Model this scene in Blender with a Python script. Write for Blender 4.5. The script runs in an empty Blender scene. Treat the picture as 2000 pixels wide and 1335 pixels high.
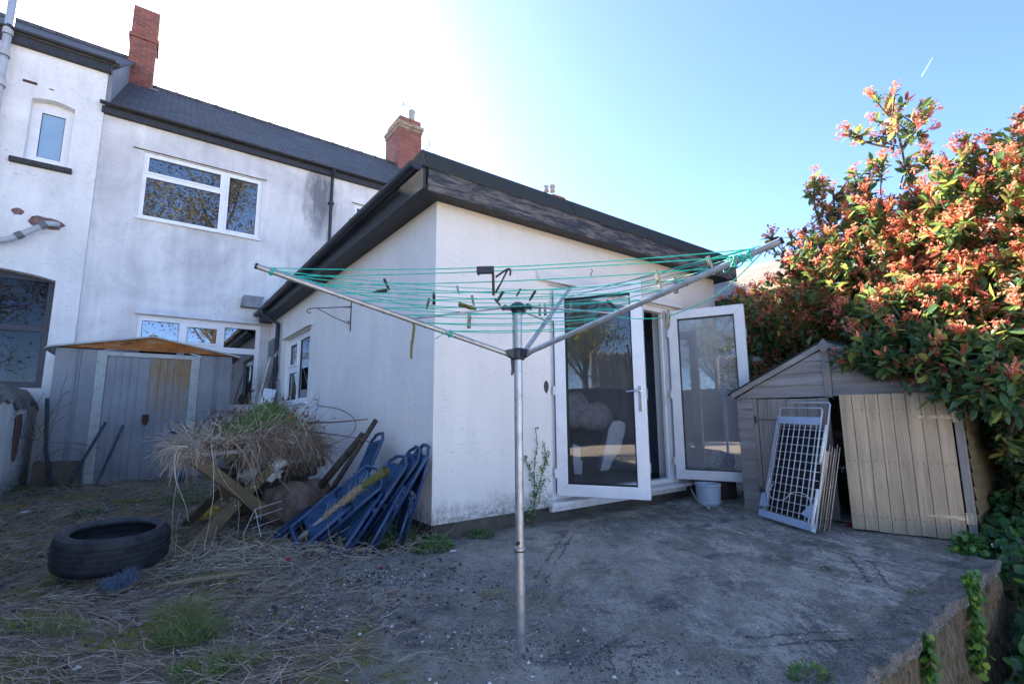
import bpy, math, random
import numpy as np
from mathutils import Vector, Matrix
random.seed(7); RNG = np.random.default_rng(7)
PI = math.pi
S = bpy.context.scene
C = S.collection

# ------------------------------------------------------------------ camera, sky, sun, exposure
F = 947.0; PIT = math.radians(8.49); ROLL = math.radians(-0.4); AZ = math.radians(53.18); H = 1.06
cam_d = bpy.data.cameras.new('camera'); cam = bpy.data.objects.new('camera', cam_d); C.objects.link(cam)
cam_d.sensor_width = 36; cam_d.lens = F / 2000 * 36; cam_d.clip_end = 3000; cam_d.clip_start = .05
cam.matrix_world = (Matrix.Translation((0, 0, H)) @ Matrix.Rotation(AZ - PI / 2, 4, 'Z')
                    @ Matrix.Rotation(PI / 2 + PIT, 4, 'X') @ Matrix.Rotation(ROLL, 4, 'Z'))
S.camera = cam
SUN_AZ, SUN_EL = math.radians(89.8), math.radians(31.0)
w = bpy.data.worlds.new('World'); S.world = w; w.use_nodes = True
wn = w.node_tree.nodes; bgn = wn['Background']
sky = wn.new('ShaderNodeTexSky'); sky.sky_type = 'NISHITA'; sky.sun_disc = False
sky.sun_elevation = SUN_EL; sky.sun_rotation = PI / 2 - SUN_AZ
sky.air_density = .45; sky.dust_density = .4; sky.ozone_density = 3.6
w.node_tree.links.new(sky.outputs[0], bgn.inputs[0]); bgn.inputs[1].default_value = 0.13
sd = bpy.data.lights.new('sun', 'SUN'); sd.energy = 5.0; sd.angle = math.radians(.53); sd.color = (1, .93, .82)
sun = bpy.data.objects.new('sun', sd); C.objects.link(sun)
sun.rotation_euler = (PI / 2 - SUN_EL, 0, SUN_AZ + PI / 2); sun.location = (0, 30, 30)
S.view_settings.view_transform = 'Standard'; S.view_settings.look = 'None'
S.view_settings.exposure = 2.52; S.view_settings.gamma = 1

# ------------------------------------------------------------------ helpers: rays of measured points
def ray(px, py):
    X = (px - 1000) / F; Y = (667.5 - py) / F
    cr, sr = math.cos(ROLL), math.sin(ROLL)
    x = X * cr - Y * sr; up = X * sr + Y * cr
    cp, sp = math.cos(PIT), math.sin(PIT)
    fx, fy, fz = x, cp - up * sp, sp + up * cp
    return Vector((fx * math.sin(AZ) + fy * math.cos(AZ), -fx * math.cos(AZ) + fy * math.sin(AZ), fz))
CAM = Vector((0, 0, H))
def onz(px, py, z=0.): r = ray(px, py); return CAM + r * ((z - H) / r.z)
def ony(px, py, y): r = ray(px, py); return CAM + r * (y / r.y)
def onx(px, py, x): r = ray(px, py); return CAM + r * (x / r.x)
RT = Vector((math.sin(AZ), -math.cos(AZ), 0)); FW = Vector((math.cos(AZ), math.sin(AZ), 0))
def onf(px, py, d): r = ray(px, py); return CAM + r * (d / (r.x * FW.x + r.y * FW.y))
def proj(p):
    d = Vector(p) - CAM; x = d.dot(RT); f = d.dot(FW)
    cp, sp = math.cos(PIT), math.sin(PIT); fw = f * cp + d.z * sp; up = -f * sp + d.z * cp
    cr, sr = math.cos(ROLL), math.sin(ROLL)
    return (1000 + F * (x * cr + up * sr) / fw, 667.5 - F * (-x * sr + up * cr) / fw)

# ------------------------------------------------------------------ materials
def _n(nt, typ, **kw):
    n = nt.nodes.new(typ)
    for k, v in kw.items():
        if hasattr(n, k): setattr(n, k, v)
    return n
class M:
    """small node builder"""
    def __init__(s, name, rough=.8, spec=.3, metal=0.):
        s.m = bpy.data.materials.new(name); s.m.use_nodes = True; s.nt = s.m.node_tree
        s.b = s.nt.nodes['Principled BSDF']; s.b.inputs['Roughness'].default_value = rough
        s.b.inputs['Specular IOR Level'].default_value = spec; s.b.inputs['Metallic'].default_value = metal
        s.tc = s.nt.nodes.new('ShaderNodeTexCoord').outputs['Object']
    def L(s, a, b): s.nt.links.new(a, b)
    def map(s, scale=(1, 1, 1), rot=(0, 0, 0), loc=(0, 0, 0), vec=None):
        n = _n(s.nt, 'ShaderNodeMapping'); n.inputs['Scale'].default_value = scale
        n.inputs['Rotation'].default_value = rot; n.inputs['Location'].default_value = loc
        s.L(vec or s.tc, n.inputs[0]); return n.outputs[0]
    def noise(s, scale=5, detail=5, rough=.6, dist=0, vec=None, sc=(1, 1, 1)):
        n = _n(s.nt, 'ShaderNodeTexNoise'); n.inputs['Scale'].default_value = scale
        n.inputs['Detail'].default_value = detail; n.inputs['Roughness'].default_value = rough
        n.inputs['Distortion'].default_value = dist
        s.L(vec or s.map(sc), n.inputs['Vector']); return n.outputs['Fac']
    def vor(s, scale=5, feature='F1', sc=(1, 1, 1), out='Distance', rnd=1.):
        n = _n(s.nt, 'ShaderNodeTexVoronoi', feature=feature); n.inputs['Scale'].default_value = scale
        n.inputs['Randomness'].default_value = rnd
        s.L(s.map(sc), n.inputs['Vector']); return n.outputs[out]
    def ramp(s, fac, stops):
        n = _n(s.nt, 'ShaderNodeValToRGB'); e = n.color_ramp.elements
        while len(e) < len(stops): e.new(.5)
        for k, (p, c) in enumerate(stops):
            e[k].position = p; e[k].color = (c, c, c, 1) if isinstance(c, (int, float)) else (*c, 1)
        s.L(fac, n.inputs[0]); return n.outputs[0]
    def mix(s, fac, a, b, mode='MIX'):
        n = _n(s.nt, 'ShaderNodeMix', data_type='RGBA', blend_type=mode)
        for inp, v in ((n.inputs['Factor'], fac), (n.inputs['A'], a), (n.inputs['B'], b)):
            if isinstance(v, (int, float)): 
                inp.default_value = v if inp.type == 'VALUE' else (v, v, v, 1)
            elif isinstance(v, tuple): inp.default_value = (*v, 1)
            else: s.L(v, inp)
        return n.outputs['Result']
    def math(s, op, a, b=0., c=None, clamp=False):
        n = _n(s.nt, 'ShaderNodeMath', operation=op); n.use_clamp = clamp
        for i, v in enumerate((a, b, c)):
            if v is None: continue
            if isinstance(v, (int, float)): n.inputs[i].default_value = v
            else: s.L(v, n.inputs[i])
        return n.outputs[0]
    def sep(s, vec=None):
        n = _n(s.nt, 'ShaderNodeSeparateXYZ'); s.L(vec or s.tc, n.inputs[0]); return n.outputs
    def comb(s, x, y, z=0.):
        n = _n(s.nt, 'ShaderNodeCombineXYZ')
        for i, v in enumerate((x, y, z)):
            if isinstance(v, (int, float)): n.inputs[i].default_value = v
            else: s.L(v, n.inputs[i])
        return n.outputs[0]
    def attr(s, name):
        n = _n(s.nt, 'ShaderNodeAttribute'); n.attribute_name = name; return n.outputs['Fac']
    def col(s, c):
        if isinstance(c, tuple): s.b.inputs['Base Color'].default_value = (*c, 1)
        else: s.L(c, s.b.inputs['Base Color'])
        return s
    def rough(s, r): s.L(r, s.b.inputs['Roughness']); return s
    def bump(s, h, strength=.3, dist=.01):
        n = _n(s.nt, 'ShaderNodeBump'); n.inputs['Strength'].default_value = strength; n.inputs['Distance'].default_value = dist
        s.L(h, n.inputs['Height'])
        if s.b.inputs['Normal'].links: s.L(s.b.inputs['Normal'].links[0].from_socket, n.inputs['Normal'])
        s.L(n.outputs[0], s.b.inputs['Normal']); return s
MT = {}
def simple(name, c, rough=.6, spec=.4, metal=0., var=.15, nscale=8, sc=(1, 1, 1), bump=0., bscale=60):
    m = M(name, rough, spec, metal)
    c2 = tuple(x * (1 - var * 2) for x in c); c3 = tuple(min(1, x * (1 + var)) for x in c)
    m.col(m.ramp(m.noise(nscale, 6, .65, sc=sc), [(.3, c2), (.5, c), (.72, c3)]))
    if bump: m.bump(m.noise(bscale, 4, sc=sc), bump, .004)
    MT[name] = m.m; return m

def render_mat(name, base, grime, amt, crack=.5, stain=None, lower=False):
    """wet-dash render dragged horizontally: short dark torn grooves in white paint"""
    m = M(name, .85, .25)
    big = m.noise(.7, 6, .65, 1.2)
    streak = m.noise(1.0, 6, .7, .5, sc=(2.2, 2.2, .35))
    g = m.math('ADD', m.math('MULTIPLY', big, .6), m.math('MULTIPLY', streak, .5))
    c = m.mix(m.ramp(g, [(.42, 0.), (.68, amt)]), base, grime)
    fine = m.noise(90, 3, .7)
    c = m.mix(m.ramp(fine, [(.35, .18), (.6, 0.)]), c, tuple(x * .8 for x in base))
    a = m.noise(1.0, 4, .6, .5, sc=(13, 13, 100)); b = m.noise(1.0, 2, .5, .3, sc=(2.4, 2.4, 3.5))
    cr = m.ramp(a, [(.33, 1.), (.40, 0.)])
    cr = m.math('MULTIPLY', cr, m.ramp(b, [(.36, 0.), (.55, 1.)]))
    c = m.mix(m.math('MULTIPLY', cr, crack, clamp=True), c, tuple(x * .38 for x in grime))
    if stain:
        x0, z0, sx, sz, k = stain; o = m.sep()
        wob = m.noise(1., 7, .75, .2, sc=(7, 7, 1.6))
        dx = m.math('DIVIDE', m.math('SUBTRACT', o[0], x0), sx); dz = m.math('DIVIDE', m.math('SUBTRACT', o[2], z0), sz)
        d = m.math('ADD', m.math('MULTIPLY', dx, dx), m.math('MULTIPLY', dz, dz))
        d = m.math('ADD', d, m.math('MULTIPLY', m.math('SUBTRACT', wob, .5), 2.4))
        f = m.math('MULTIPLY', m.ramp(d, [(.05, 1.), (1., 0.)]), k)
        c = m.mix(f, c, (.10, .105, .12))
    if lower:   # splashed soil and algae along the foot of the wall
        o = m.sep(); h = m.math('ADD', o[2], m.math('MULTIPLY', m.noise(5, 6, .7), -.35))
        c = m.mix(m.math('MULTIPLY', m.ramp(h, [(.0, .75), (.18, 0.)]), m.ramp(m.noise(22, 5, .7), [(.35, 0.), (.6, 1.)])), c, (.13, .12, .095))
    m.col(c)
    hgt = m.math('SUBTRACT', m.math('MULTIPLY', m.noise(38, 4, .6, sc=(1, 1, 2.2)), .5), m.math('MULTIPLY', cr, .8))
    m.bump(hgt, .55, .006); MT[name] = m.m
render_mat('render_main', (.79, .76, .72), (.35, .34, .36), .7, .5, stain=(-.16, 6.15, .40, 1.1, .85))
render_mat('render_neighbour', (.84, .82, .78), (.42, .42, .43), .5, .75)
render_mat('render_ext', (.84, .80, .735), (.55, .53, .51), .4, .28, lower=True)
render_mat('render_low', (.80, .79, .76), (.34, .37, .32), .6, .4, lower=True)
simple('upvc', (.80, .80, .80), .32, .5, var=.05, nscale=5)
simple('upvc_old', (.74, .73, .70), .4, .4, var=.12, nscale=14)
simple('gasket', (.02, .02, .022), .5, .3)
simple('black_plastic', (.022, .024, .028), .42, .45, var=.2, nscale=6)
simple('black_paint', (.03, .032, .037), .55, .35, var=.25, nscale=9, bump=.3)
simple('navy_frame', (.018, .022, .04), .4, .4)
simple('grey_pvc', (.42, .43, .44), .45, .4, var=.12, nscale=6)
simple('pvc_joint', (.13, .14, .15), .5, .4)
simple('sill_stone', (.05, .05, .052), .8, .3, var=.4, nscale=30, bump=.8)
simple('galv', (.42, .43, .43), .42, .5, .65, var=.18, nscale=18)
simple('chrome', (.6, .6, .6), .2, .5, 1., var=.05)
simple('cord', (.02, .50, .37), .5, .4, var=.15, nscale=30)
simple('peg_wood', (.30, .27, .22), .8, .2, var=.3, nscale=60, sc=(1, 1, .2))
simple('peg_dark', (.055, .055, .045), .8, .2, var=.3, nscale=60)
simple('peg_green', (.13, .14, .05), .8, .2, var=.3, nscale=60)
simple('rust_dark', (.075, .045, .035), .85, .2, var=.4, nscale=50)
simple('rubber', (.026, .028, .032), .6, .3, var=.45, nscale=12, bump=.4, bscale=90)
simple('blue_metal', (.022, .055, .13), .35, .5, var=.25, nscale=14)
simple('blue_fabric', (.028, .07, .135), .8, .2, var=.3, nscale=20, bump=.5, bscale=300)
simple('dark_tube', (.03, .045, .06), .5, .4, var=.3)
simple('bristle', (.13, .17, .235), .6, .3, var=.4, nscale=60)
simple('sack', (.17, .13, .10), .95, .1, var=.3, nscale=12, bump=.9, bscale=50)
simple('white_bag', (.60, .61, .58), .5, .4, var=.2, nscale=12, bump=.5, bscale=20)
simple('yellow_bag', (.62, .42, .09), .45, .4, var=.4, nscale=25, bump=.5, bscale=20)
simple('red_plastic', (.35, .03, .035), .5, .4)
simple('pink_plastic', (.50, .16, .14), .5, .4)
simple('white_wire', (.66, .67, .66), .4, .4, var=.1)
simple('blue_white', (.45, .52, .62), .4, .4, var=.08)
simple('terracotta', (.34, .20, .12), .85, .2, var=.2, nscale=20)
simple('rod_cream', (.62, .50, .36), .5, .4, var=.2)
simple('curtain', (.32, .35, .42), .8, .2, var=.1)
simple('navy_sofa', (.03, .05, .10), .9, .1, var=.2, nscale=20)
simple('cushion', (.22, .22, .23), .9, .1, var=.2, nscale=9)
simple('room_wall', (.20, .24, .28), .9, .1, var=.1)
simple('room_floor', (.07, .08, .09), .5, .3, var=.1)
simple('white_chair', (.62, .64, .66), .4, .4, var=.06)
simple('stone_pale', (.33, .32, .30), .9, .2, var=.35, nscale=50)
simple('soil_wood', (.07, .055, .045), .9, .2, var=.3, nscale=20, bump=.6)
simple('orange_petal', (.75, .14, .01), .6, .2, var=.2)
simple('green_dark', (.02, .09, .06), .6, .3)
simple('hose_blue', (.02, .16, .50), .4, .4)
simple('brick_patch', (.20, .12, .11), .95, .1, var=.3, nscale=16, bump=1., bscale=30)
simple('lead', (.20, .21, .22), .6, .4, .2, var=.2, nscale=6)
simple('hinge_galv', (.50, .45, .33), .5, .4, .5, var=.3, nscale=30)
simple('metal_shed_trim', (.35, .37, .36), .5, .4, .1, var=.15, nscale=9)
simple('board_brown', (.12, .095, .075), .85, .2, var=.2, nscale=6, bump=.3)

def wood(name, c, dark, axis='Z', rough=.8, scale=1., knots=True, moss=0.):
    m = M(name, rough, .25); k = {'X': (.8, 14, 14), 'Y': (14, .8, 14), 'Z': (14, 14, .8)}[axis]
    k = tuple(v * scale for v in k)
    g = m.noise(1.6, 7, .7, .8, sc=k); big = m.noise(1.4, 4, .6)
    cc = m.ramp(g, [(.3, dark), (.5, c), (.7, tuple(min(1, x * 1.25) for x in c))])
    cc = m.mix(m.ramp(big, [(.4, 0.), (.68, .55)]), cc, tuple(x * .62 for x in c))
    if knots:
        v = m.vor(3.2, sc=tuple(.35 if a < 5 else .55 for a in k)); cc = m.mix(m.ramp(v, [(.05, .95), (.10, 0.)]), cc, tuple(x * .45 for x in dark))
    cc = m.mix(m.ramp(m.noise(1., 3, .5, sc=tuple(.06 if q < 5 else 5 for q in k)), [(.38, .5), (.62, 0.)]), cc, tuple(x * .6 for x in c))
    if moss: cc = m.mix(m.ramp(m.noise(9, 5, .7), [(.45, 0.), (.65, moss)]), cc, (.11, .12, .05))
    m.col(cc).bump(g, .6, .004); MT[name] = m.m
wood('wood_grey_v', (.36, .32, .28), (.17, .15, .135), 'Z')
wood('wood_grey_h', (.38, .345, .31), (.17, .155, .145), 'Y')
wood('wood_brown_v', (.54, .42, .28), (.31, .235, .16), 'Z')
wood('wood_side_h', (.24, .18, .10), (.11, .08, .05), 'X', moss=.4)
wood('wood_table', (.17, .125, .075), (.075, .055, .035), 'X', scale=.7, moss=.35)
wood('wood_tabletop', (.33, .31, .28), (.18, .165, .15), 'X', scale=.7)
wood('wood_handle', (.33, .24, .13), (.16, .12, .08), 'X', knots=False)
wood('bamboo', (.50, .40, .26), (.25, .19, .12), 'Z', scale=2.5, knots=False)
wood('bark', (.11, .085, .065), (.045, .035, .028), 'Z', knots=False)
wood('twig', (.15, .095, .07), (.07, .045, .035), 'Z', knots=False)

def brick_mat(name, c1, c2, mortar, bw=.225, bh=.075, soot=.3):
    m = M(name, .9, .15); o = m.sep()
    v = m.comb(m.math('ADD', o[0], o[1]), o[2], 0.)
    n = _n(m.nt, 'ShaderNodeTexBrick'); m.L(v, n.inputs['Vector']); n.inputs['Scale'].default_value = 1
    n.inputs['Brick Width'].default_value = bw; n.inputs['Row Height'].default_value = bh; n.inputs['Mortar Size'].default_value = .008
    n.inputs['Color1'].default_value = (*c1, 1); n.inputs['Color2'].default_value = (*c2, 1); n.inputs['Mortar'].default_value = (*mortar, 1)
    n.inputs['Bias'].default_value = 0
    c = m.mix(m.ramp(m.noise(4, 5, .7), [(.45, 0.), (.7, soot)]), n.outputs['Color'], (.06, .045, .04))
    m.col(c).bump(m.math('SUBTRACT', m.math('MULTIPLY', m.noise(50, 4), .4), n.outputs['Fac']), .8, .008); MT[name] = m.m
brick_mat('brick_red', (.30, .095, .07), (.19, .065, .05), (.20, .16, .14))
brick_mat('brick_buff', (.40, .30, .19), (.30, .20, .13), (.22, .2, .17), soot=.75)
def slate_mat(name, c1, c2, rows=.2):
    m = M(name, .75, .25); o = m.sep(); v = m.comb(o[0], m.math('MULTIPLY', o[2], 1.75), 0.)
    n = _n(m.nt, 'ShaderNodeTexBrick'); m.L(v, n.inputs['Vector']); n.inputs['Scale'].default_value = 1
    n.inputs['Brick Width'].default_value = .26; n.inputs['Row Height'].default_value = rows; n.inputs['Mortar Size'].default_value = .009
    n.inputs['Color1'].default_value = (*c1, 1); n.inputs['Color2'].default_value = (*c2, 1); n.inputs['Mortar'].default_value = (.012, .012, .014, 1)
    c = m.mix(m.ramp(m.noise(2.5, 6, .7, sc=(1, 1, 1)), [(.4, 0.), (.7, .6)]), n.outputs['Color'], tuple(x * 1.6 for x in c1))
    m.col(c).bump(m.math('SUBTRACT', m.math('MULTIPLY', m.noise(30, 4), .3), n.outputs['Fac']), .9, .015); MT[name] = m.m
slate_mat('slate', (.055, .057, .060), (.10, .10, .104))
slate_mat('tile_brown', (.25, .20, .165), (.20, .165, .14), .16)
m = M('felt', .95, .15); m.col(m.ramp(m.noise(160, 3, .8), [(.35, (.022, .026, .026)), (.6, (.055, .062, .06)), (.75, (.14, .15, .145))])).bump(m.noise(160, 3), .8, .004); MT['felt'] = m.m
m = M('worn_fascia', .7, .25)   # black paint flaking off a grey board
g = m.noise(1.6, 9, .8, .35, sc=(1.6, 6, 11)); wood_c = m.ramp(m.noise(1, 6, .7, .3, sc=(4, 40, 90)), [(.3, (.10, .085, .07)), (.6, (.24, .21, .18)), (.8, (.33, .30, .27))])
m.col(m.mix(m.ramp(g, [(.46, 0.), (.56, .8)]), (.034, .038, .05), wood_c)).bump(g, .6, .006); MT['worn_fascia'] = m.m
m = M('white_board_peel', .7, .3); m.col(m.mix(m.ramp(m.noise(16, 4, .6, .5), [(.60, 0.), (.63, 1.)]), (.62, .60, .54), (.11, .05, .035))); MT['white_board_peel'] = m.m
m = M('drip_pipe', .6, .3); m.col(m.mix(m.ramp(m.noise(7, 5, .6, 1.5, sc=(1, 1, .35)), [(.62, 0.), (.65, 1.)]), (.03, .034, .045), (.6, .6, .62))); MT['drip_pipe'] = m.m
# metal shed sheets: blue-grey paint, rust bleeding on one door
def shed_paint(name, rust_amt, rz0=1.4, rz1=2.1):
    m = M(name, .5, .4, .1); o = m.sep()
    c = m.ramp(m.noise(1.6, 5, .6), [(.35, (.155, .17, .195)), (.65, (.235, .245, .27))])
    c = m.mix(m.ramp(m.noise(1, 5, .7, sc=(16, 16, .7)), [(.45, 0.), (.7, .4)]), c, (.25, .235, .21))
    if rust_amt:
        r = m.noise(1.0, 8, .8, .4, sc=(11, 11, 3)); z = m.ramp(m.math('SUBTRACT', o[2], rz0), [(0., 0.), (rz1 - rz0, 1.)])
        f = m.math('MULTIPLY', m.ramp(r, [(.36, 0.), (.54, 1.)]), z)
        c = m.mix(m.math('MULTIPLY', f, rust_amt), c, (.20, .115, .035))
        c = m.mix(m.math('MULTIPLY', m.ramp(m.noise(2, 5), [(.3, 0.), (.7, .5)]), z), c, (.26, .20, .12))
    m.col(c); MT[name] = m.m
shed_paint('shed_sheet', 0); shed_paint('shed_sheet_rust', 1., .9, 1.8)
m = M('gable_rust', .8, .2, .1); o = m.sep(); r = m.noise(1., 8, .75, .6, sc=(1.6, 3, 9))
m.col(m.mix(m.ramp(r, [(.36, 0.), (.50, 1.)]), (.30, .24, .15), m.ramp(m.noise(7, 5, .7), [(.35, (.16, .06, .02)), (.6, (.38, .13, .03))]))); MT['gable_rust'] = m.m

# glass: thin sheet, partly mirror, partly clear
def glass(name, tint=(.75, .8, .82), boost=1.0, ior=1.7, streak=True, haze=.0):
    m = bpy.data.materials.new(name); m.use_nodes = True; nt = m.node_tree; nt.nodes.remove(nt.nodes['Principled BSDF'])
    out = nt.nodes['Material Output']; tr = nt.nodes.new('ShaderNodeBsdfTransparent'); tr.inputs[0].default_value = (*tint, 1)
    gl = nt.nodes.new('ShaderNodeBsdfGlossy'); gl.inputs['Roughness'].default_value = .015; gl.inputs[0].default_value = (boost, boost, boost, 1)
    fr = nt.nodes.new('ShaderNodeFresnel'); fr.inputs['IOR'].default_value = ior
    tc = nt.nodes.new('ShaderNodeTexCoord'); no = nt.nodes.new('ShaderNodeTexNoise'); no.inputs['Scale'].default_value = 1.1; no.inputs['Detail'].default_value = 1
    bp = nt.nodes.new('ShaderNodeBump'); bp.inputs['Strength'].default_value = .12; bp.inputs['Distance'].default_value = .02
    nt.links.new(tc.outputs['Object'], no.inputs[0]); nt.links.new(no.outputs['Fac'], bp.inputs['Height']); nt.links.new(bp.outputs[0], gl.inputs['Normal'])
    mx = nt.nodes.new('ShaderNodeMixShader'); nt.links.new(fr.outputs[0], mx.inputs[0]); nt.links.new(tr.outputs[0], mx.inputs[1]); nt.links.new(gl.outputs[0], mx.inputs[2])
    last = mx
    if haze:   # pale diffuse layer that whitens the pane, uneven by noise
        df = nt.nodes.new('ShaderNodeBsdfDiffuse'); df.inputs[0].default_value = (.5, .52, .55, 1)
        n2 = nt.nodes.new('ShaderNodeTexNoise'); n2.inputs['Scale'].default_value = 3; n2.inputs['Detail'].default_value = 6
        nt.links.new(tc.outputs['Object'], n2.inputs[0]); rp = nt.nodes.new('ShaderNodeMapRange'); rp.inputs['To Max'].default_value = haze * 1.6; rp.inputs['To Min'].default_value = haze * .3
        nt.links.new(n2.outputs['Fac'], rp.inputs['Value']); m3 = nt.nodes.new('ShaderNodeMixShader')
        nt.links.new(rp.outputs[0], m3.inputs[0]); nt.links.new(last.outputs[0], m3.inputs[1]); nt.links.new(df.outputs[0], m3.inputs[2]); last = m3
    nt.links.new(last.outputs[0], out.inputs[0]); MT[name] = m
glass('glass_dark', (.5, .55, .6), 1., 2.3)
glass('glass_clear', (.45, .5, .55), 1., 1.3)
glass('glass_frost', (.5, .55, .6), 1., 2.6)
glass('glass_door', (.8, .85, .9), 1., 1.75, haze=.05)
glass('glass_leaf', (.82, .87, .9), 1., 2.2, haze=.26)
m = M('frosted', .35, .5); m.col(m.ramp(m.noise(2, 3), [(.3, (.22, .34, .46)), (.7, (.28, .42, .55))])); MT['frosted'] = m.m

# leaves / plants
def leaf_mat(name, stops, trans=.35, rough=.4, spec=.4):
    m = M(name, rough, spec); c = m.ramp(m.attr('tint'), stops); m.col(c)
    t = _n(m.nt, 'ShaderNodeBsdfTranslucent'); m.L(c, t.inputs[0]); x = _n(m.nt, 'ShaderNodeMixShader'); x.inputs[0].default_value = trans
    out = m.nt.nodes['Material Output']; m.L(m.b.outputs[0], x.inputs[1]); m.L(t.outputs[0], x.inputs[2]); m.L(x.outputs[0], out.inputs[0]); MT[name] = m.m
leaf_mat('leaf_green', [(0., (.05, .11, .06)), (.4, (.10, .20, .085)), (.66, (.26, .34, .08)), (.88, (.46, .42, .11)), (1., (.30, .07, .06))], .45, .3)
leaf_mat('leaf_red', [(0., (.45, .06, .06)), (.4, (.76, .19, .10)), (.8, (.86, .36, .20)), (1., (.25, .05, .07))], .6)
leaf_mat('blossom', [(0., (.76, .22, .12)), (.5, (.87, .38, .23)), (1., (.86, .54, .42))], .5, .7, .2)
leaf_mat('ivy', [(0., (.02, .065, .03)), (.5, (.045, .14, .04)), (.85, (.10, .24, .04)), (1., (.28, .40, .03))], .3, .45)
leaf_mat('weed', [(0., (.03, .085, .03)), (.5, (.10, .21, .055)), (1., (.26, .38, .11))], .3, .5)
leaf_mat('grass', [(0., (.07, .16, .03)), (.5, (.16, .32, .05)), (.8, (.32, .36, .11)), (1., (.50, .42, .22))], .3, .5)
leaf_mat('straw', [(0., (.12, .09, .07)), (.35, (.32, .25, .19)), (.75, (.54, .45, .35)), (1., (.70, .61, .48))], .1, .8, .15)
leaf_mat('tree_leaf', [(0., (.07, .075, .035)), (.5, (.17, .15, .08)), (1., (.27, .22, .12))], .35, .5)
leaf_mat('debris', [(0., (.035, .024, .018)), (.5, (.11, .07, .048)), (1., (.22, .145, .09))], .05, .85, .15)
leaf_mat('stones', [(0., (.06, .058, .062)), (.5, (.17, .165, .16)), (.85, (.36, .34, .31)), (1., (.75, .72, .66))], 0., .85, .2)
leaf_mat('moss', [(0., (.08, .08, .02)), (.5, (.17, .165, .035)), (1., (.27, .25, .06))], .1, .9, .1)

# ground
def ground_mat(name, patio):
    m = M(name, .95, .15); o = m.sep()
    grit = m.noise(75, 5, .85); grit2 = m.noise(26, 6, .8); fine = m.noise(170, 3, .8)
    soil = m.ramp(m.noise(9, 9, .8), [(.34, (.09, .065, .048)), (.5, (.25, .195, .145)), (.66, (.48, .40, .30))])
    soil = m.mix(m.ramp(grit, [(.36, .85), (.5, 0.)]), soil, (.03, .022, .018)); soil = m.mix(m.ramp(fine, [(.56, 0.), (.68, .7)]), soil, (.42, .37, .30))
    moss = m.ramp(m.noise(45, 6, .8), [(.36, (.08, .075, .015)), (.6, (.32, .29, .06))])
    soil = m.mix(m.ramp(m.noise(1.5, 7, .75, .8), [(.50, 0.), (.58, .9)]), soil, moss)
    # old concrete: grey-green base, black weathering, pale worn areas showing aggregate
    vv = m.map((.5, 1, 1), vec=m.map((1, 1, 1), rot=(0, 0, -.93)))
    conc = m.ramp(m.noise(1.4, 9, .78, .3, vec=vv), [(.36, (.17, .16, .148)), (.48, (.29, .275, .24)), (.58, (.42, .39, .325)), (.70, (.55, .50, .41))])
    conc = m.mix(m.ramp(m.noise(2.2, 8, .8, .4), [(.50, 0.), (.60, .6)]), conc, (.22, .215, .12))
    conc = m.mix(m.ramp(m.noise(1.9, 8, .75, .6, vec=m.map((1, 1.7, 1), loc=(3, 7, 0))), [(.52, 0.), (.62, .7)]), conc, (.07, .07, .076))
    near = m.ramp(m.math('SUBTRACT', m.math('MULTIPLY', o[0], .16), m.math('MULTIPLY', o[1], .13)), [(0., .25), (.35, 1.)])
    blot = m.noise(3.2, 10, .85, .3, vec=m.map((.55, 1, 1), vec=m.map((1, 1, 1), rot=(0, 0, -.93), loc=(5, 1, 0))))
    conc = m.mix(m.math('MULTIPLY', m.ramp(blot, [(.50, 0.), (.57, .85)]), near), conc, (.70, .64, .53))
    conc = m.mix(m.ramp(grit2, [(.36, .75), (.47, 0.)]), conc, (.08, .077, .075)); conc = m.mix(m.ramp(grit, [(.36, .9), (.46, 0.)]), conc, (.05, .048, .048))
    conc = m.mix(m.ramp(fine, [(.55, 0.), (.66, .75)]), conc, (.60, .57, .50))
    agg = m.math('MULTIPLY', m.ramp(m.vor(70), [(.2, 1.), (.36, 0.)]), m.ramp(m.noise(1.7, 6, .7), [(.48, 0.), (.58, .9)]))
    conc = m.mix(agg, conc, (.58, .51, .47))
    ck = m.vor(.55, 'DISTANCE_TO_EDGE'); ckn = m.math('ADD', ck, m.math('MULTIPLY', m.math('SUBTRACT', m.noise(9, 6, .75), .5), .08))
    crk = m.math('MULTIPLY', m.ramp(m.math('ABSOLUTE', m.math('SUBTRACT', ckn, .02)), [(.0, 1.), (.0032, 0.)]), m.ramp(m.noise(1.3, 3), [(.45, 0.), (.5, 1.)]))
    conc = m.mix(m.math('MULTIPLY', crk, .75), conc, (.06, .055, .05))
    wob = m.math('MULTIPLY', m.math('SUBTRACT', m.noise(3.5, 9, .8), .5), 3.2)
    edge = m.math('ADD', m.math('SUBTRACT', o[0], m.math('MULTIPLY', o[1], .18)), wob)
    m.col(m.mix(m.ramp(edge, [(.2, 0.), (.75, 1.)]), soil, conc))
    hg = m.math('SUBTRACT', m.math('ADD', m.math('MULTIPLY', grit2, .7), m.math('MULTIPLY', grit, .5)), crk)
    m.bump(hg, 1., .02 if not patio else .014); m.bump(fine, .9, .006); MT[name] = m.m
ground_mat('ground_mat', False); ground_mat('patio_mat', True)
m = M('retaining', .95, .15); o = m.sep()
c = m.ramp(m.noise(2.2, 8, .75, .5, sc=(1, 1, .5)), [(.3, (.15, .115, .07)), (.5, (.30, .24, .15)), (.7, (.45, .38, .25))])
c = m.mix(m.ramp(m.noise(14, 6, .8, sc=(1, 1, .6)), [(.5, 0.), (.66, .75)]), c, (.035, .032, .024))
c = m.mix(m.ramp(m.noise(1, 6, .75, .5, sc=(6, 6, .5)), [(.58, 0.), (.68, .7)]), c, (.12, .15, .03))
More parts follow.
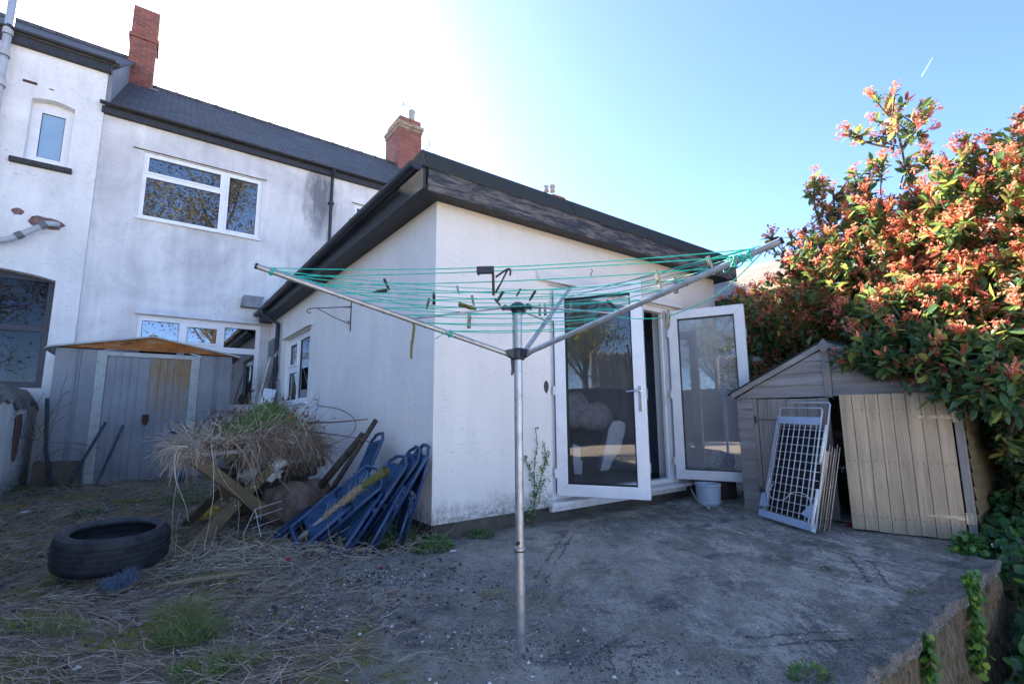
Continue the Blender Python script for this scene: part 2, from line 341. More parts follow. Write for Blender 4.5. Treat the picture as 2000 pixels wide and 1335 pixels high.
c = m.mix(m.ramp(m.noise(1, 8, .85, .3, sc=(45, 45, 9)), [(.40, .85), (.50, 0.)]), c, (.045, .036, .024)); c = m.mix(m.ramp(m.noise(1, 6, .8, sc=(70, 70, 16)), [(.56, 0.), (.66, .7)]), c, (.42, .36, .25)); m.col(c).bump(m.noise(16, 8, .8), 1., .03).bump(m.noise(60, 5, .85), 1., .012); MT['retaining'] = m.m
m = M('kerb_concrete', .95, .15)
c = m.ramp(m.noise(6, 8, .75), [(.3, (.20, .19, .17)), (.5, (.38, .36, .32)), (.7, (.55, .52, .46))])
c = m.mix(m.ramp(m.vor(75), [(.15, .8), (.35, 0.)]), c, (.06, .058, .055)); c = m.mix(m.ramp(m.noise(60, 5, .85), [(.38, .9), (.48, 0.)]), c, (.05, .047, .045)); c = m.mix(m.ramp(m.noise(5, 8, .8), [(.5, 0.), (.6, .6)]), c, (.11, .115, .07)); m.col(c).bump(m.noise(45, 7, .85), 1., .03).bump(m.vor(80), .8, .012); MT['kerb_concrete'] = m.m
m = M('plinth', .95, .15); c = m.ramp(m.noise(3, 8, .75), [(.3, (.055, .05, .043)), (.6, (.13, .118, .095)), (.8, (.22, .20, .17))]); m.col(c).bump(m.noise(30, 7, .8), .9, .012); MT['plinth'] = m.m

# ------------------------------------------------------------------ mesh building
OFF = {}
class MB:
    def __init__(s): s.v = []; s.f = []; s.n = 0; s.pc = []
    def add(s, V, Fc, tint=None):
        s.pc.append((len(s.v), len(s.f)))
        s.v.extend([tuple(p) for p in V]); s.f.extend([tuple(i + s.n for i in q) for q in Fc]); s.n += len(V)
        return s
    def build_each(s, name, mat, parent, per=1, **k):
        out = []
        for i in range(0, len(s.pc), per):
            a = s.pc[i]; b = s.pc[i + per] if i + per < len(s.pc) else (len(s.v), len(s.f)); m = MB(); m.v = s.v[a[0]:b[0]]; m.f = [tuple(j - a[0] for j in q) for q in s.f[a[1]:b[1]]]; m.n = len(m.v); out.append(m.build(name, mat, parent, **k))
        return out
    def box(s, x0, x1, y0, y1, z0, z1):
        V = [(x, y, z) for z in (z0, z1) for y in (y0, y1) for x in (x0, x1)]
        return s.add(V, [(0, 2, 3, 1), (4, 5, 7, 6), (0, 1, 5, 4), (2, 6, 7, 3), (0, 4, 6, 2), (1, 3, 7, 5)])
    def beam(s, a, b, w, t, up=(0, 0, 1)):
        """rectangular bar from a to b, w along the side axis, t along the up axis"""
        a, b = Vector(a), Vector(b); d = (b - a).normalized(); up = Vector(up); sd = d.cross(up)
        if sd.length < 1e-4: sd = d.cross(Vector((1, 0, 0)))
        sd.normalize(); u = sd.cross(d).normalized(); V = []
        for p in (a, b):
            for i, j in ((-1, -1), (1, -1), (1, 1), (-1, 1)): V.append(p + sd * (w / 2 * i) + u * (t / 2 * j))
        return s.add(V, [(3, 2, 1, 0), (4, 5, 6, 7), (0, 1, 5, 4), (1, 2, 6, 5), (2, 3, 7, 6), (3, 0, 4, 7)])
    def tube(s, pts, r, n=8, cap=True):
        pts = [Vector(p) for p in pts]; rr = r if isinstance(r, (list, tuple)) else [r] * len(pts); rings = []
        prev = None
        for i, p in enumerate(pts):
            d = (pts[min(i + 1, len(pts) - 1)] - pts[max(i - 1, 0)]).normalized()
            if prev is None:
                e = d.cross(Vector((0, 0, 1)));
                if e.length < 1e-3: e = d.cross(Vector((1, 0, 0)))
            else: e = prev - d * prev.dot(d)
            e.normalize(); prev = e; g = d.cross(e)
            rings.append([p + (e * math.cos(2 * PI * k / n) + g * math.sin(2 * PI * k / n)) * rr[i] for k in range(n)])
        V = [q for rg in rings for q in rg]; Fc = []
        for i in range(len(pts) - 1):
            for k in range(n): Fc.append((i * n + k, i * n + (k + 1) % n, (i + 1) * n + (k + 1) % n, (i + 1) * n + k))
        if cap: Fc.append(tuple(range(n - 1, -1, -1))); Fc.append(tuple((len(pts) - 1) * n + k for k in range(n)))
        return s.add(V, Fc)
    def lathe(s, prof, c, n=24, axis=None):
        V = []; Fc = []; k = len(prof); R = axis or Matrix.Identity(3)
        for i in range(n):
            a = 2 * PI * i / n
            for r, z in prof: V.append(Vector(c) + R @ Vector((r * math.cos(a), r * math.sin(a), z)))
        for i in range(n):
            for j in range(k - 1): Fc.append((i * k + j, ((i + 1) % n) * k + j, ((i + 1) % n) * k + j + 1, i * k + j + 1))
        return s.add(V, Fc)
    def prism(s, poly, ex):
        n = len(poly); ex = Vector(ex); P = [Vector(p) for p in poly]; V = P + [p + ex for p in P]
        Fc = [tuple(range(n - 1, -1, -1)), tuple(range(n, 2 * n))] + [(i, (i + 1) % n, n + (i + 1) % n, n + i) for i in range(n)]
        return s.add(V, Fc)
    def build(s, name, mat, parent=None, smooth=False, bevel=0.):
        me = bpy.data.meshes.new(name); ox, oy, oz = OFF.get(parent.name, (0, 0, 0)) if parent else (0, 0, 0)
        me.from_pydata([(x - ox, y - oy, z - oz) for x, y, z in s.v], [], s.f); me.materials.append(MT[mat]); me.update()
        o = bpy.data.objects.new(name, me); C.objects.link(o)
        if parent: o.parent = parent; OFF[o.name] = (ox, oy, oz)
        else: OFF[o.name] = (0, 0, 0)
        if smooth: me.polygons.foreach_set('use_smooth', [True] * len(me.polygons))
        if bevel:
            b = o.modifiers.new('bevel', 'BEVEL'); b.width = bevel; b.segments = 2; b.limit_method = 'ANGLE'; b.harden_normals = False
        return o
def tag(o, label=None, cat=None, group=None, kind=None):
    if label: o['label'] = label
    if cat: o['category'] = cat
    if group: o['group'] = group
    if kind: o['kind'] = kind
    return o
def thing(name, label, cat, loc=(0, 0, 0), group=None):
    o = bpy.data.objects.new(name, None); C.objects.link(o); o.location = loc; o.empty_display_size = .2; OFF[o.name] = tuple(loc)
    return tag(o, label, cat, group)
def npmesh(name, V, Fq, mat, parent=None, tint=None, smooth=False):
    """V (n,3), Fq (m,k) arrays"""
    me = bpy.data.meshes.new(name); off = np.array(OFF.get(parent.name, (0, 0, 0))) if parent else np.zeros(3)
    V = (V - off).astype(np.float32); k = Fq.shape[1]; m_ = Fq.shape[0]
    me.vertices.add(len(V)); me.vertices.foreach_set('co', V.ravel()); me.loops.add(m_ * k); me.loops.foreach_set('vertex_index', Fq.astype(np.int32).ravel())
    me.polygons.add(m_); me.polygons.foreach_set('loop_start', np.arange(0, m_ * k, k, dtype=np.int32)); 
    me.polygons.foreach_set('loop_total', np.full(m_, k, dtype=np.int32)); me.update(calc_edges=True)
    if tint is not None:
        a = me.attributes.new('tint', 'FLOAT', 'POINT'); a.data.foreach_set('value', tint.astype(np.float32))
    me.materials.append(MT[mat]); me.validate()
    if smooth: me.polygons.foreach_set('use_smooth', [True] * len(me.polygons))
    o = bpy.data.objects.new(name, me); C.objects.link(o)
    if parent: o.parent = parent
    OFF[o.name] = tuple(off); return o
def unit(a): return a / np.maximum(np.linalg.norm(a, axis=-1, keepdims=True), 1e-9)
def strands(P0, D, Ln, bend, r, seg=4, grav=0., floor=None):
    """thin tapering curved stems as three-sided tubes; returns V,F and per-vertex owner index"""
    n = len(P0); P = np.zeros((n, seg + 1, 3)); P[:, 0] = P0; d = unit(D); curl = RNG.normal(size=(n, 3)) * np.asarray(bend).reshape(-1, 1)
    st = (np.asarray(Ln) / seg).reshape(-1, 1)
    for i in range(seg):
        d = unit(d + curl * .5 + RNG.normal(size=(n, 3)) * np.asarray(bend).reshape(-1, 1) * .5 + np.array([0, 0, -grav]))
        P[:, i + 1] = P[:, i] + d * st
        if floor is not None: P[:, i + 1, 2] = np.maximum(P[:, i + 1, 2], floor(P[:, i + 1, 0], P[:, i + 1, 1]) + .003)
    T = unit(np.gradient(P, axis=1)); e1 = unit(np.cross(T, np.array([.3, .2, 1.]))); e2 = np.cross(T, e1)
    rr = np.asarray(r).reshape(-1, 1, 1) * np.linspace(1, .45, seg + 1).reshape(1, -1, 1)
    ring = [P + rr * (math.cos(a) * e1 + math.sin(a) * e2) for a in (0, 2 * PI / 3, 4 * PI / 3)]
    V = np.stack(ring, axis=2).reshape(-1, 3); base = (np.arange(n) * (seg + 1) * 3)[:, None, None] + (np.arange(seg) * 3)[None, :, None]
    Fq = []
    for k in range(3):
        k2 = (k + 1) % 3; Fq.append(np.concatenate([base + k, base + k2, base + 3 + k2, base + 3 + k], axis=2))
    Fq = np.stack(Fq, axis=2).reshape(-1, 4); own = np.repeat(np.arange(n), (seg + 1) * 3); return V, Fq, own, P
def leaves(P0, D, Ln, Wd, up=None, fold=.25, curl=.15):
    """pointed folded leaves: two faces each"""
    n = len(P0); D = unit(D); up = RNG.normal(size=(n, 3)) * .5 + np.array([0, 0, 1]) if up is None else up
    sd = unit(np.cross(D, up)); nn = np.cross(sd, D); L_ = np.asarray(Ln).reshape(-1, 1); W_ = np.asarray(Wd).reshape(-1, 1)
    b = P0; t = P0 + D * L_ - nn * L_ * curl
    def pt(f, s_, g): return P0 + D * L_ * f - nn * L_ * curl * f * f + sd * W_ * s_ * g + nn * W_ * abs(s_) * fold * g
    V = np.stack([b, pt(.35, -1, .42), pt(.72, -1, .45), t, pt(.72, 1, .45), pt(.35, 1, .42)], axis=1).reshape(-1, 3)
    i = (np.arange(n) * 6)[:, None]; Fq = np.concatenate([i + np.array([[0, 3, 2, 1]]), i + np.array([[0, 5, 4, 3]])], axis=0)
    return V, Fq, np.repeat(np.arange(n), 6)
def cat(parts):
    V = []; Fq = []; T = []; o = 0
    for v, f, t in parts: V.append(v); Fq.append(f + o); T.append(t); o += len(v)
    return np.concatenate(V), np.concatenate(Fq), np.concatenate(T)
def rdir(n): return unit(RNG.normal(size=(n, 3)))

# wall plane with openings; axis 'y' (faces -Y) or 'x' (faces -X)
def holed(mb, u0, u1, z0, z1, d, thick, holes, axis='y'):
    us = sorted({u0, u1, *[h[0] for h in holes], *[h[1] for h in holes]}); zs = sorted({z0, z1, *[h[2] for h in holes], *[h[3] for h in holes]})
    P = (lambda u, q, z: (u, q, z)) if axis == 'y' else (lambda u, q, z: (q, u, z))
    for a, b in zip(us, us[1:]):
        for e, f in zip(zs, zs[1:]):
            cx, cz = (a + b) / 2, (e + f) / 2
            if any(h[0] < cx < h[1] and h[2] < cz < h[3] for h in holes): continue
            mb.add([P(a, d, e), P(b, d, e), P(b, d, f), P(a, d, f)], [(0, 1, 2, 3)])
            mb.add([P(a, d + thick, e), P(b, d + thick, e), P(b, d + thick, f), P(a, d + thick, f)], [(3, 2, 1, 0)])
    for (a, b, e, f) in list(holes) + [(u0, u1, z0, z1)]:
        for p, q in (((a, e), (b, e)), ((b, e), (b, f)), ((b, f), (a, f)), ((a, f), (a, e))):
            mb.add([P(p[0], d, p[1]), P(q[0], d, q[1]), P(q[0], d + thick, q[1]), P(p[0], d + thick, p[1])], [(0, 1, 2, 3)])
    return mb

def window(parent, u0, u1, z0, z1, d, lights, axis='y', fr=.06, gm='glass_dark', sill=True, mat='upvc', sash=.045, name='window', back='room_wall', deep=.35):
    """lights: list of (ua,ub,za,zb,opening?) clear rectangles; frame is one mesh, panes its child"""
    P = (lambda a, b, q0, q1, e, f: (a, b, q0, q1, e, f)) if axis == 'y' else (lambda a, b, q0, q1, e, f: (q0, q1, a, b, e, f))
    m = MB(); us = sorted({u0, u1}); 
    holes = [(a, b, e, f) for a, b, e, f, _ in lights]
    holed(m, u0, u1, z0, z1, d + .0, .06, holes, axis)
    for a, b, e, f, op in lights:
        if op:
            s = sash
            for q in ((a - s * .5, b + s * .5, f - s * .4, f + s * .5), (a - s * .5, b + s * .5, e - s * .5, e + s * .4), (a - s * .5, a + s * .4, e + s * .4, f - s * .4), (b - s * .4, b + s * .5, e + s * .4, f - s * .4)):
                m.box(*P(q[0], q[1], d - .018, d + .03, q[2], q[3]))
    fo = m.build(name, mat, parent, bevel=.004)
    g = MB(); k = MB(); bk = MB()
    for a, b, e, f, op in lights:
        a, b, e, f = (a + sash * .4, b - sash * .4, e + sash * .4, f - sash * .4) if op else (a, b, e, f)
        g.box(*P(a - .004, b + .004, d + .022, d + .028, e - .004, f + .004))
        for q in ((a, b, f - .008, f), (a, b, e, e + .008), (a, a + .008, e + .008, f - .008), (b - .008, b, e + .008, f - .008)):
            k.box(*P(q[0], q[1], d + .010, d + .0215, q[2], q[3]))
    g.build('pane', gm, fo); k.build('gasket', 'gasket', fo)
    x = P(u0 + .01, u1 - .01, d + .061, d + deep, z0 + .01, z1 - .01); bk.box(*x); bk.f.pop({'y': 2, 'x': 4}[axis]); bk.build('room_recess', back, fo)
    if sill:
        sm = MB(); sm.box(*P(u0 - .04, u1 + .04, d - .09, d + .02, z0 - .035, z0 - .002)); sm.build('sill', mat, fo, bevel=.006)
    return fo

# ================================================================== THE SETTING
def vn(x, y, s, seed=0):   # cheap smooth value noise
    x = np.asarray(x, float) * s + seed * 17.3; y = np.asarray(y, float) * s - seed * 9.1
    return (np.sin(x * 1.3 + 1.7 * np.sin(y * .9)) + np.sin(y * 1.7 + 1.3 * np.sin(x * 1.1)) + np.sin((x + y) * 2.3 + seed)) / 3
def gh(x, y):
    x = np.asarray(x, float); y = np.asarray(y, float)
    k = np.clip((1.15 - x + .12 * y) / .9, 0, 1)
    h = k * (.035 * vn(x, y, 1.6) + .018 * vn(x, y, 5, 1) + .008 * vn(x, y, 15, 2) + .03)
    h = h + k * .10 * np.exp(-(((x + .55) / .5) ** 2 + ((y - 3.1) / .8) ** 2))
    return h + (1 - k) * .004 * vn(x, y, 4, 3)
def grid(x0, x1, y0, y1, st, name, mat, dz=0., hf=gh):
    nx = int(round((x1 - x0) / st)) + 1; ny = int(round((y1 - y0) / st)) + 1
    X, Y = np.meshgrid(np.linspace(x0, x1, nx), np.linspace(y0, y1, ny)); Z = hf(X, Y) + dz
    V = np.stack([X, Y, Z], -1).reshape(-1, 3); i = (np.arange(ny - 1)[:, None] * nx + np.arange(nx - 1)[None]).reshape(-1, 1)
    return tag(npmesh(name, V, np.concatenate([i, i + 1, i + nx + 1, i + nx], 1), mat, smooth=True), kind='structure')
grid(-3.2, 2.06, .84, 11.6, .03, 'ground', 'ground_mat')
grid(2.06, 7.2, 1.01, 4.4, .03, 'patio', 'patio_mat')
g = MB()
g.add([(-400, 11.6, -.06), (400, 11.6, -.06), (400, 900, -.06), (-400, 900, -.06)], [(0, 1, 2, 3)])
g.add([(-400, .84, -.06), (-3.2, .84, -.06), (-3.2, 11.6, -.06), (-400, 11.6, -.06)], [(0, 1, 2, 3)])
g.add([(7.2, .84, -.06), (400, .84, -.06), (400, 11.6, -.06), (7.2, 11.6, -.06)], [(0, 1, 2, 3)])
tag(g.build('terrain', 'ground_mat'), kind='structure')
simple('bounce_ground', (.74, .61, .45), .9, .2, var=.12, nscale=3)  # ground behind the camera made very pale to bounce warm light into the yard
g = MB(); g.add([(-400, -900, -.95), (400, -900, -.95), (400, 1.3, -.95), (-400, 1.3, -.95)], [(0, 1, 2, 3)])
tag(g.build('lower_garden_ground', 'bounce_ground'), kind='structure')

# retaining wall and its coping
rw = thing('retaining_wall', 'mossy brown concrete retaining wall at the edge of the patio above the ivy', 'retaining wall', (3.5, .84, 0))
def rough_slab(name, x0, x1, y0, y1, z0, z1, mat, parent, amp=.012, st=.04, seed=0):
    """block whose front face and top are uneven"""
    nx = int((x1 - x0) / st) + 1; xs = np.linspace(x0, x1, nx); prof = [(y0, z0), *[(y0, z0 + (z1 - z0) * t) for t in np.linspace(.08, .97, max(3, int((z1 - z0) / st)))], (y0 + .012, z1), *[(y0 + (y1 - y0) * t, z1) for t in (.25, .5, .75)], (y1, z1), (y1, z0)]
    V = []; 
    for x in xs:
        for (y, z) in prof:
            a = amp * (vn(x, z, 7, seed) + .6 * vn(x, z + y, 23, seed + 1)); V.append((x, y + (a if y < (y0 + y1) / 2 else 0), z + (amp * .55 * vn(x, y * 3, 19, seed + 2) if z >= z1 - 1e-6 else 0)))
    k = len(prof); Fc = [(i * k + j, (i + 1) * k + j, (i + 1) * k + j + 1, i * k + j + 1) for i in range(nx - 1) for j in range(k - 1)]
    mb = MB(); mb.add(V, Fc); mb.add([V[j] for j in range(k)], [tuple(range(k))]); mb.add([V[(nx - 1) * k + j] for j in range(k)], [tuple(range(k - 1, -1, -1))])
    return mb.build(name, mat, parent)
rough_slab('wall', -3.0, 4.93, .85, 1.0, -.96, -.051, 'retaining', rw, .02, .03)
rough_slab('pier', 4.95, 5.35, .95, 1.1, -.96, -.03, 'retaining', rw, .012, .035, 5)
for k, (xa, xb) in enumerate([(-3.0, -1.2), (-1.195, .4), (.405, 2.62), (2.626, 3.39), (3.396, 4.93)]):
    o = rough_slab('coping', xa, xb, .835, 1.005, -.05, .014, 'kerb_concrete', rw, .016, .02, k * 3)

# ------------------------------------------------------------------ main terraced house
FY = 11.3
hs = thing('terraced_house', 'white rendered two storey terraced house with grey slate roof, behind the metal shed', 'house', (3, FY, 0))
w_up = (-.44, 1.64, 4.83, 6.17); w_low = (-.27, 1.80, 1.22, 2.95); w_sm = (3.66, 4.5, 5.25, 6.17)
mb = MB(); holed(mb, -1.1, 14.0, -.3, 6.80, FY, .3, [w_up, w_low, w_sm]); mb.build('wall', 'render_main', hs)
window(hs, *w_up, FY + .03, [(-.37, .87, 5.77, 6.10, True), (-.37, .87, 4.90, 5.67, False), (1.0, 1.57, 4.90, 6.10, True)])
window(hs, *w_low, FY + .03, [(-.20, .38, 2.45, 2.86, False), (.50, 1.03, 2.49, 2.82, True), (1.15, 1.72, 2.45, 2.86, False), (-.20, .38, 1.30, 2.33, False), (.50, 1.03, 1.30, 2.33, False), (1.15, 1.72, 1.30, 2.33, False)])
window(hs, *w_sm, FY + .03, [(3.72, 4.44, 5.78, 6.11, True), (3.72, 4.44, 5.31, 5.68, False)])
mb = MB(); mb.box(-.62, 1.72, FY - .02, FY - .002, 6.19, 6.205); mb.box(3.6, 4.6, FY - .02, FY - .002, 6.19, 6.205)
mb.build_each('drip_strip', 'rust_dark', hs)
mb = MB(); mb.prism([(-.32, FY - .001, 2.965), (-.32, FY - .09, 2.965), (-.32, FY - .001, 3.09)], (2.2, 0, 0)); mb.build('lintel_hood', 'render_main', hs)
# paper snowflakes stuck in the upper window
mb = MB()
for k in range(13):
    x, z = random.uniform(-.3, .8), random.uniform(4.95, 5.6)
    if k > 8: x, z = random.uniform(1.05, 1.5), random.uniform(5.0, 6.0)
    r = random.uniform(.022, .04)
    for j in range(6):
        a = j * PI / 3 + k; p = Vector((x, FY + .062, z)); q = p + Vector((math.cos(a), 0, math.sin(a))) * r; mb.beam(p, q, .008, .002, (0, 1, 0))
mb.build_each('snowflake_sticker', 'upvc_old', hs, 6)
RY, RZ = 15.0, 9.66     # ridge
mb = MB(); e0 = Vector((0, FY - .16, 6.86)); e1 = Vector((0, RY, RZ)); dn = (e1 - e0).normalized(); th = Vector((0, dn.z, -dn.y)) * .05
mb.prism([(-1.02, e0.y, e0.z), (-1.02, e1.y, e1.z), (-1.02, e1.y + th.y, e1.z + th.z), (-1.02, e0.y + th.y, e0.z + th.z)], (15.02, 0, 0))
mb.prism([(-1.02, RY + .001, RZ), (-1.02, 19, 7.0), (-1.02, 19, 6.93), (-1.02, RY + .001, RZ - .06)], (15.02, 0, 0))
rf = mb.build('roof', 'slate', hs)
mb = MB()
for k in range(32):
    x = -.95 + k * .46; mb.tube([(x, RY, RZ - .02), (x + .445, RY, RZ - .02)], .085, 8); mb.tube([(x + .43, RY, RZ - .02), (x + .47, RY, RZ - .02)], .105, 8)
mb.build('ridge_tiles', 'slate', rf)
mb = MB(); mb.box(-1.1, 14.0, FY + .05, 18.9, 6.801, 6.81); mb.box(13.9, 14, FY + .31, 18.9, 0, 6.8); mb.box(-1.0, 14, 18.7, 18.9, 0, 6.8); mb.prism([(13.9, FY + .2, 6.82), (13.9, RY, RZ - .1), (13.9, 18.8, 6.82)], (.1, 0, 0)); mb.build('rear_shell', 'render_main', hs)
mb = MB(); mb.box(-1.13, 14.0, FY - .10, FY - .002, 6.70, 6.82); mb.build('fascia', 'black_paint', hs)
def gutter(parent, a, b, r=.058, mat='black_plastic', joints=6):
    m = MB(); a, b = Vector(a), Vector(b); d = (b - a); L_ = d.length; d.normalize(); sd = d.cross(Vector((0, 0, 1))).normalized()
    n = 9; prof = [(r * math.cos(PI + PI * k / (n - 1)), r * math.sin(PI + PI * k / (n - 1))) for k in range(n)] + [((r - .006) * math.cos(-PI * k / (n - 1)), (r - .006) * math.sin(-PI * k / (n - 1))) for k in range(n)]
    V = [a + sd * x + Vector((0, 0, z)) for x, z in prof] + [b + sd * x + Vector((0, 0, z)) for x, z in prof]; k = len(prof)
    m.add(V, [(i, (i + 1) % k, k + (i + 1) % k, k + i) for i in range(k)])
    for p in (a, b): m.add([p + sd * x + Vector((0, 0, z)) for x, z in prof[:n]], [tuple(range(n))])
    for j in range(1, joints):
        p = a + d * (L_ * j / joints)
        m.tube([p - d * .03, p + d * .03], .001, 4)
        V = [q + sd * (x * 1.12) + Vector((0, 0, z * 1.12)) for q in (p - d * .03, p + d * .03) for x, z in prof[:n]]
        m.add(V, [(i, i + 1, n + i + 1, n + i) for i in range(n - 1)])
        m.beam(p + sd * r * 1.1 - d * .03 + Vector((0, 0, .005)), p + sd * r * 1.1 + d * .03 + Vector((0, 0, .005)), .012, .02)
    return m.build('gutter', mat, parent)
gutter(hs, (-1.16, FY - .155, 6.87), (13.9, FY - .155, 6.87), joints=8, r=.05)
mb = MB(); mb.tube([(3.1, FY - .18, 6.83), (3.1, FY - .18, 6.74), (3.1, FY - .06, 6.62), (3.1, FY - .06, 3.4)], .036, 10)
for z in (6.0, 4.6): mb.box(3.04, 3.16, FY - .1, FY - .001, z, z + .04)
mb.build('downpipe', 'black_plastic', hs)

def chimney(parent, x0, x1, y0, y1, z0, z1, steps=True, buff=False):
    m = MB(); m.box(x0, x1, y0, y1, z0, z1)
    if steps: m.box(x0 - .04, x1 + .04, y0 - .04, y1 + .04, z0 + (z1 - z0) * .66, z0 + (z1 - z0) * .70)
    o = m.build('chimney', 'brick_red', parent)
    if buff:
        b = MB(); b.box(x0 - .03, x1 + .03, y0 - .03, y1 + .03, z1 + .002, z1 + .12); b.box(x0 - .06, x1 + .06, y0 - .06, y1 + .06, z1 + .122, z1 + .25); b.build('corbel', 'brick_buff', o, bevel=.01)
    return o
# tall narrow stack at the party wall
c1 = chimney(rf, -1.10, -.56, 14.55, 15.15, 8.9, 11.5)
mb = MB(); mb.box(-.60, -.42, 14.4, 15.2, 9.25, 9.3); mb.prism([(-1.04, 14.5, 9.16), (-.5, 14.5, 9.16), (-.5, 14.5, 9.30), (-1.04, 14.5, 9.30)], (0, .049, 0)); mb.build('flashing', 'lead', hs)
# party wall cheek rising above the lower roof
# neighbouring house
NY = FY - .05
nb = thing('terraced_house', 'taller white rendered house at the left edge with small frosted window and grey pipes', 'house', (-3, NY, 0))
n_up = (-2.06, -1.49, 5.46, 6.66); n_low = (-4.4, -1.44, 1.55, 3.56)
mb = MB(); holed(mb, -14, -1.101, -.3, 7.62, NY, .3, [n_up, n_low]); mb.build('wall', 'render_neighbour', nb)
fo = window(nb, *n_up, NY + .16, [(-1.93, -1.62, 5.62, 6.46, False)], gm='frosted', sill=False)
mb = MB(); mb.box(-2.22, -1.42, NY - .07, NY + .15, 5.36, 5.455); mb.build('sill', 'sill_stone', fo, bevel=.015)
# shallow brick arch over the small window, rendered
mb = MB(); A_ = [(-2.06 + .57 * t, NY - .006, 6.60 + .06 * math.sin(PI * t)) for t in np.linspace(0, 1, 9)]
mb.prism(A_ + [(-1.49, NY - .006, 6.68), (-2.06, NY - .006, 6.68)], (0, .16, 0)); mb.build('window_arch', 'render_neighbour', nb)
A_ = [(-4.4 + 2.96 * t, NY - .005, 3.40 + .15 * math.sin(PI * min(1, t * 1.0)) ** .7) for t in np.linspace(0, 1, 15)]
mb = MB(); mb.prism(A_ + [(-1.44, NY - .005, 3.575), (-4.4, NY - .005, 3.575)], (0, .2, 0)); mb.build('door_arch', 'render_neighbour', nb)
pf = window(nb, *n_low, NY + .2, [(-4.3, -2.95, 1.65, 2.52, False), (-4.3, -2.95, 2.62, 3.4, False), (-2.85, -1.54, 1.65, 2.52, False), (-2.85, -1.54, 2.62, 3.4, False)], mat='navy_frame', sill=False, deep=1.2, gm='glass_clear')
pf['label'] = 'dark blue framed glazing with a half drawn pale curtain'
mb = MB()
V = [(-2.85 + .048 * i, NY + .36 + .02 * math.sin(i * 1.3), z) for z in (1.6, 2.5) for i in range(20)]
mb.add(V, [(i, i + 1, 21 + i, 20 + i) for i in range(19)]); mb.build('curtain', 'curtain', pf, smooth=True)
mb = MB(); mb.tube([(-4.2 + 2.7 * t, NY + .42, 3.02 + .10 * math.sin(PI * t * 1.0) - .05 * t) for t in np.linspace(0, 1, 16)], .018, 8)
mb.tube([(-4.2 + 2.7 * t, NY + .46, 2.98 + .09 * math.sin(PI * t * 1.0) - .05 * t) for t in np.linspace(0, 1, 16)], .014, 8); mb.build('blue_hose', 'hose_blue', pf, smooth=True)
mb = MB(); e0 = Vector((0, NY - .16, 7.68)); e1 = Vector((0, RY, 10.22)); dn = (e1 - e0).normalized(); th = Vector((0, dn.z, -dn.y)) * .05
mb.prism([(-14, e0.y, e0.z), (-14, e1.y, e1.z), (-14, e1.y + th.y, e1.z + th.z), (-14, e0.y + th.y, e0.z + th.z)], (13.06, 0, 0))
mb.prism([(-14, RY + .001, 10.22), (-14, 19, 7.8), (-14, 19, 7.73), (-14, RY + .001, 10.16)], (13.06, 0, 0)); nrf = mb.build('roof', 'slate', nb)
mb = MB(); mb.box(-14, -.93, RY - .1, RY + .1, 10.16, 10.26); mb.build('ridge_tiles', 'slate', nrf)
mb = MB(); mb.prism([(-1.10, NY + .02, 6.9), (-1.10, NY + .02, 7.62), (-1.10, RY, 10.12), (-1.10, 18.8, 7.75), (-1.10, 18.8, 6.9)], (.07, 0, 0)); mb.build('party_wall', 'lead', nb)
mb = MB(); mb.box(-14, -1.06, NY - .10, NY - .002, 7.49, 7.65); mb.build('fascia', 'black_paint', nb)
gutter(nb, (-13.8, NY - .155, 7.70), (-1.0, NY - .155, 7.70), joints=9, r=.05)
# soil stack and waste branch
def P_f(px, py, y=NY - .1): return ony(px, py, y)
mb = MB(); sx = -2.44
mb.tube([(sx, NY - .13, 8.6), (sx, NY - .13, 3.3)], .058, 14); sp = mb.build('soil_pipe', 'grey_pvc', nb, smooth=True)
mb = MB()
for z in (7.55, 7.15, 6.6, 4.95, 4.75): mb.tube([(sx, NY - .13, z), (sx, NY - .13, z + .12)], .071, 14)
mb.build_each('pipe_collar', 'grey_pvc', sp)
mb = MB()
for z in (7.54, 7.14, 6.59, 4.93): mb.tube([(sx, NY - .13, z), (sx, NY - .13, z + .018)], .075, 14)
mb.build_each('joint_ring', 'pvc_joint', sp)
a = Vector((-1.50, NY - .03, 4.40)); b = Vector((-1.62, NY - .13, 4.36)); c = Vector((-2.05, NY - .13, 3.98)); d = Vector((-2.42, NY - .13, 3.84))
mb = MB(); mb.tube([a, b, c, d], .048, 12); wp = mb.build('waste_pipe', 'grey_pvc', nb, smooth=True)
mb = MB()
for t in (.12, .75): q = b.lerp(c, t); dd = (c - b).normalized(); mb.tube([q - dd * .05, q + dd * .05], .062, 12)
mb.build_each('coupling', 'pvc_joint', wp)
# render blown off in two places
for (cx, cz, sx_, sz_) in ((-1.66, 4.40, .24, .12), (-2.02, 4.52, .08, .07)):
    mb = MB(); n = 15; pl = [(cx + sx_ * math.cos(2 * PI * i / n) * random.uniform(.8, 1.1), NY - .004, cz + sz_ * math.sin(2 * PI * i / n) * random.uniform(.75, 1.1)) for i in range(n)]
    mb.prism(pl, (0, .003, 0)); mb.build('bare_patch', 'brick_patch', nb)
mb = MB(); mb.box(-2.2, -2.02, NY - .02, NY - .001, 6.86, 6.9); mb.box(-1.86, -1.80, NY - .02, NY - .001, 6.35 + .5, 6.86); mb.build_each('rusty_hole', 'rust_dark', nb)

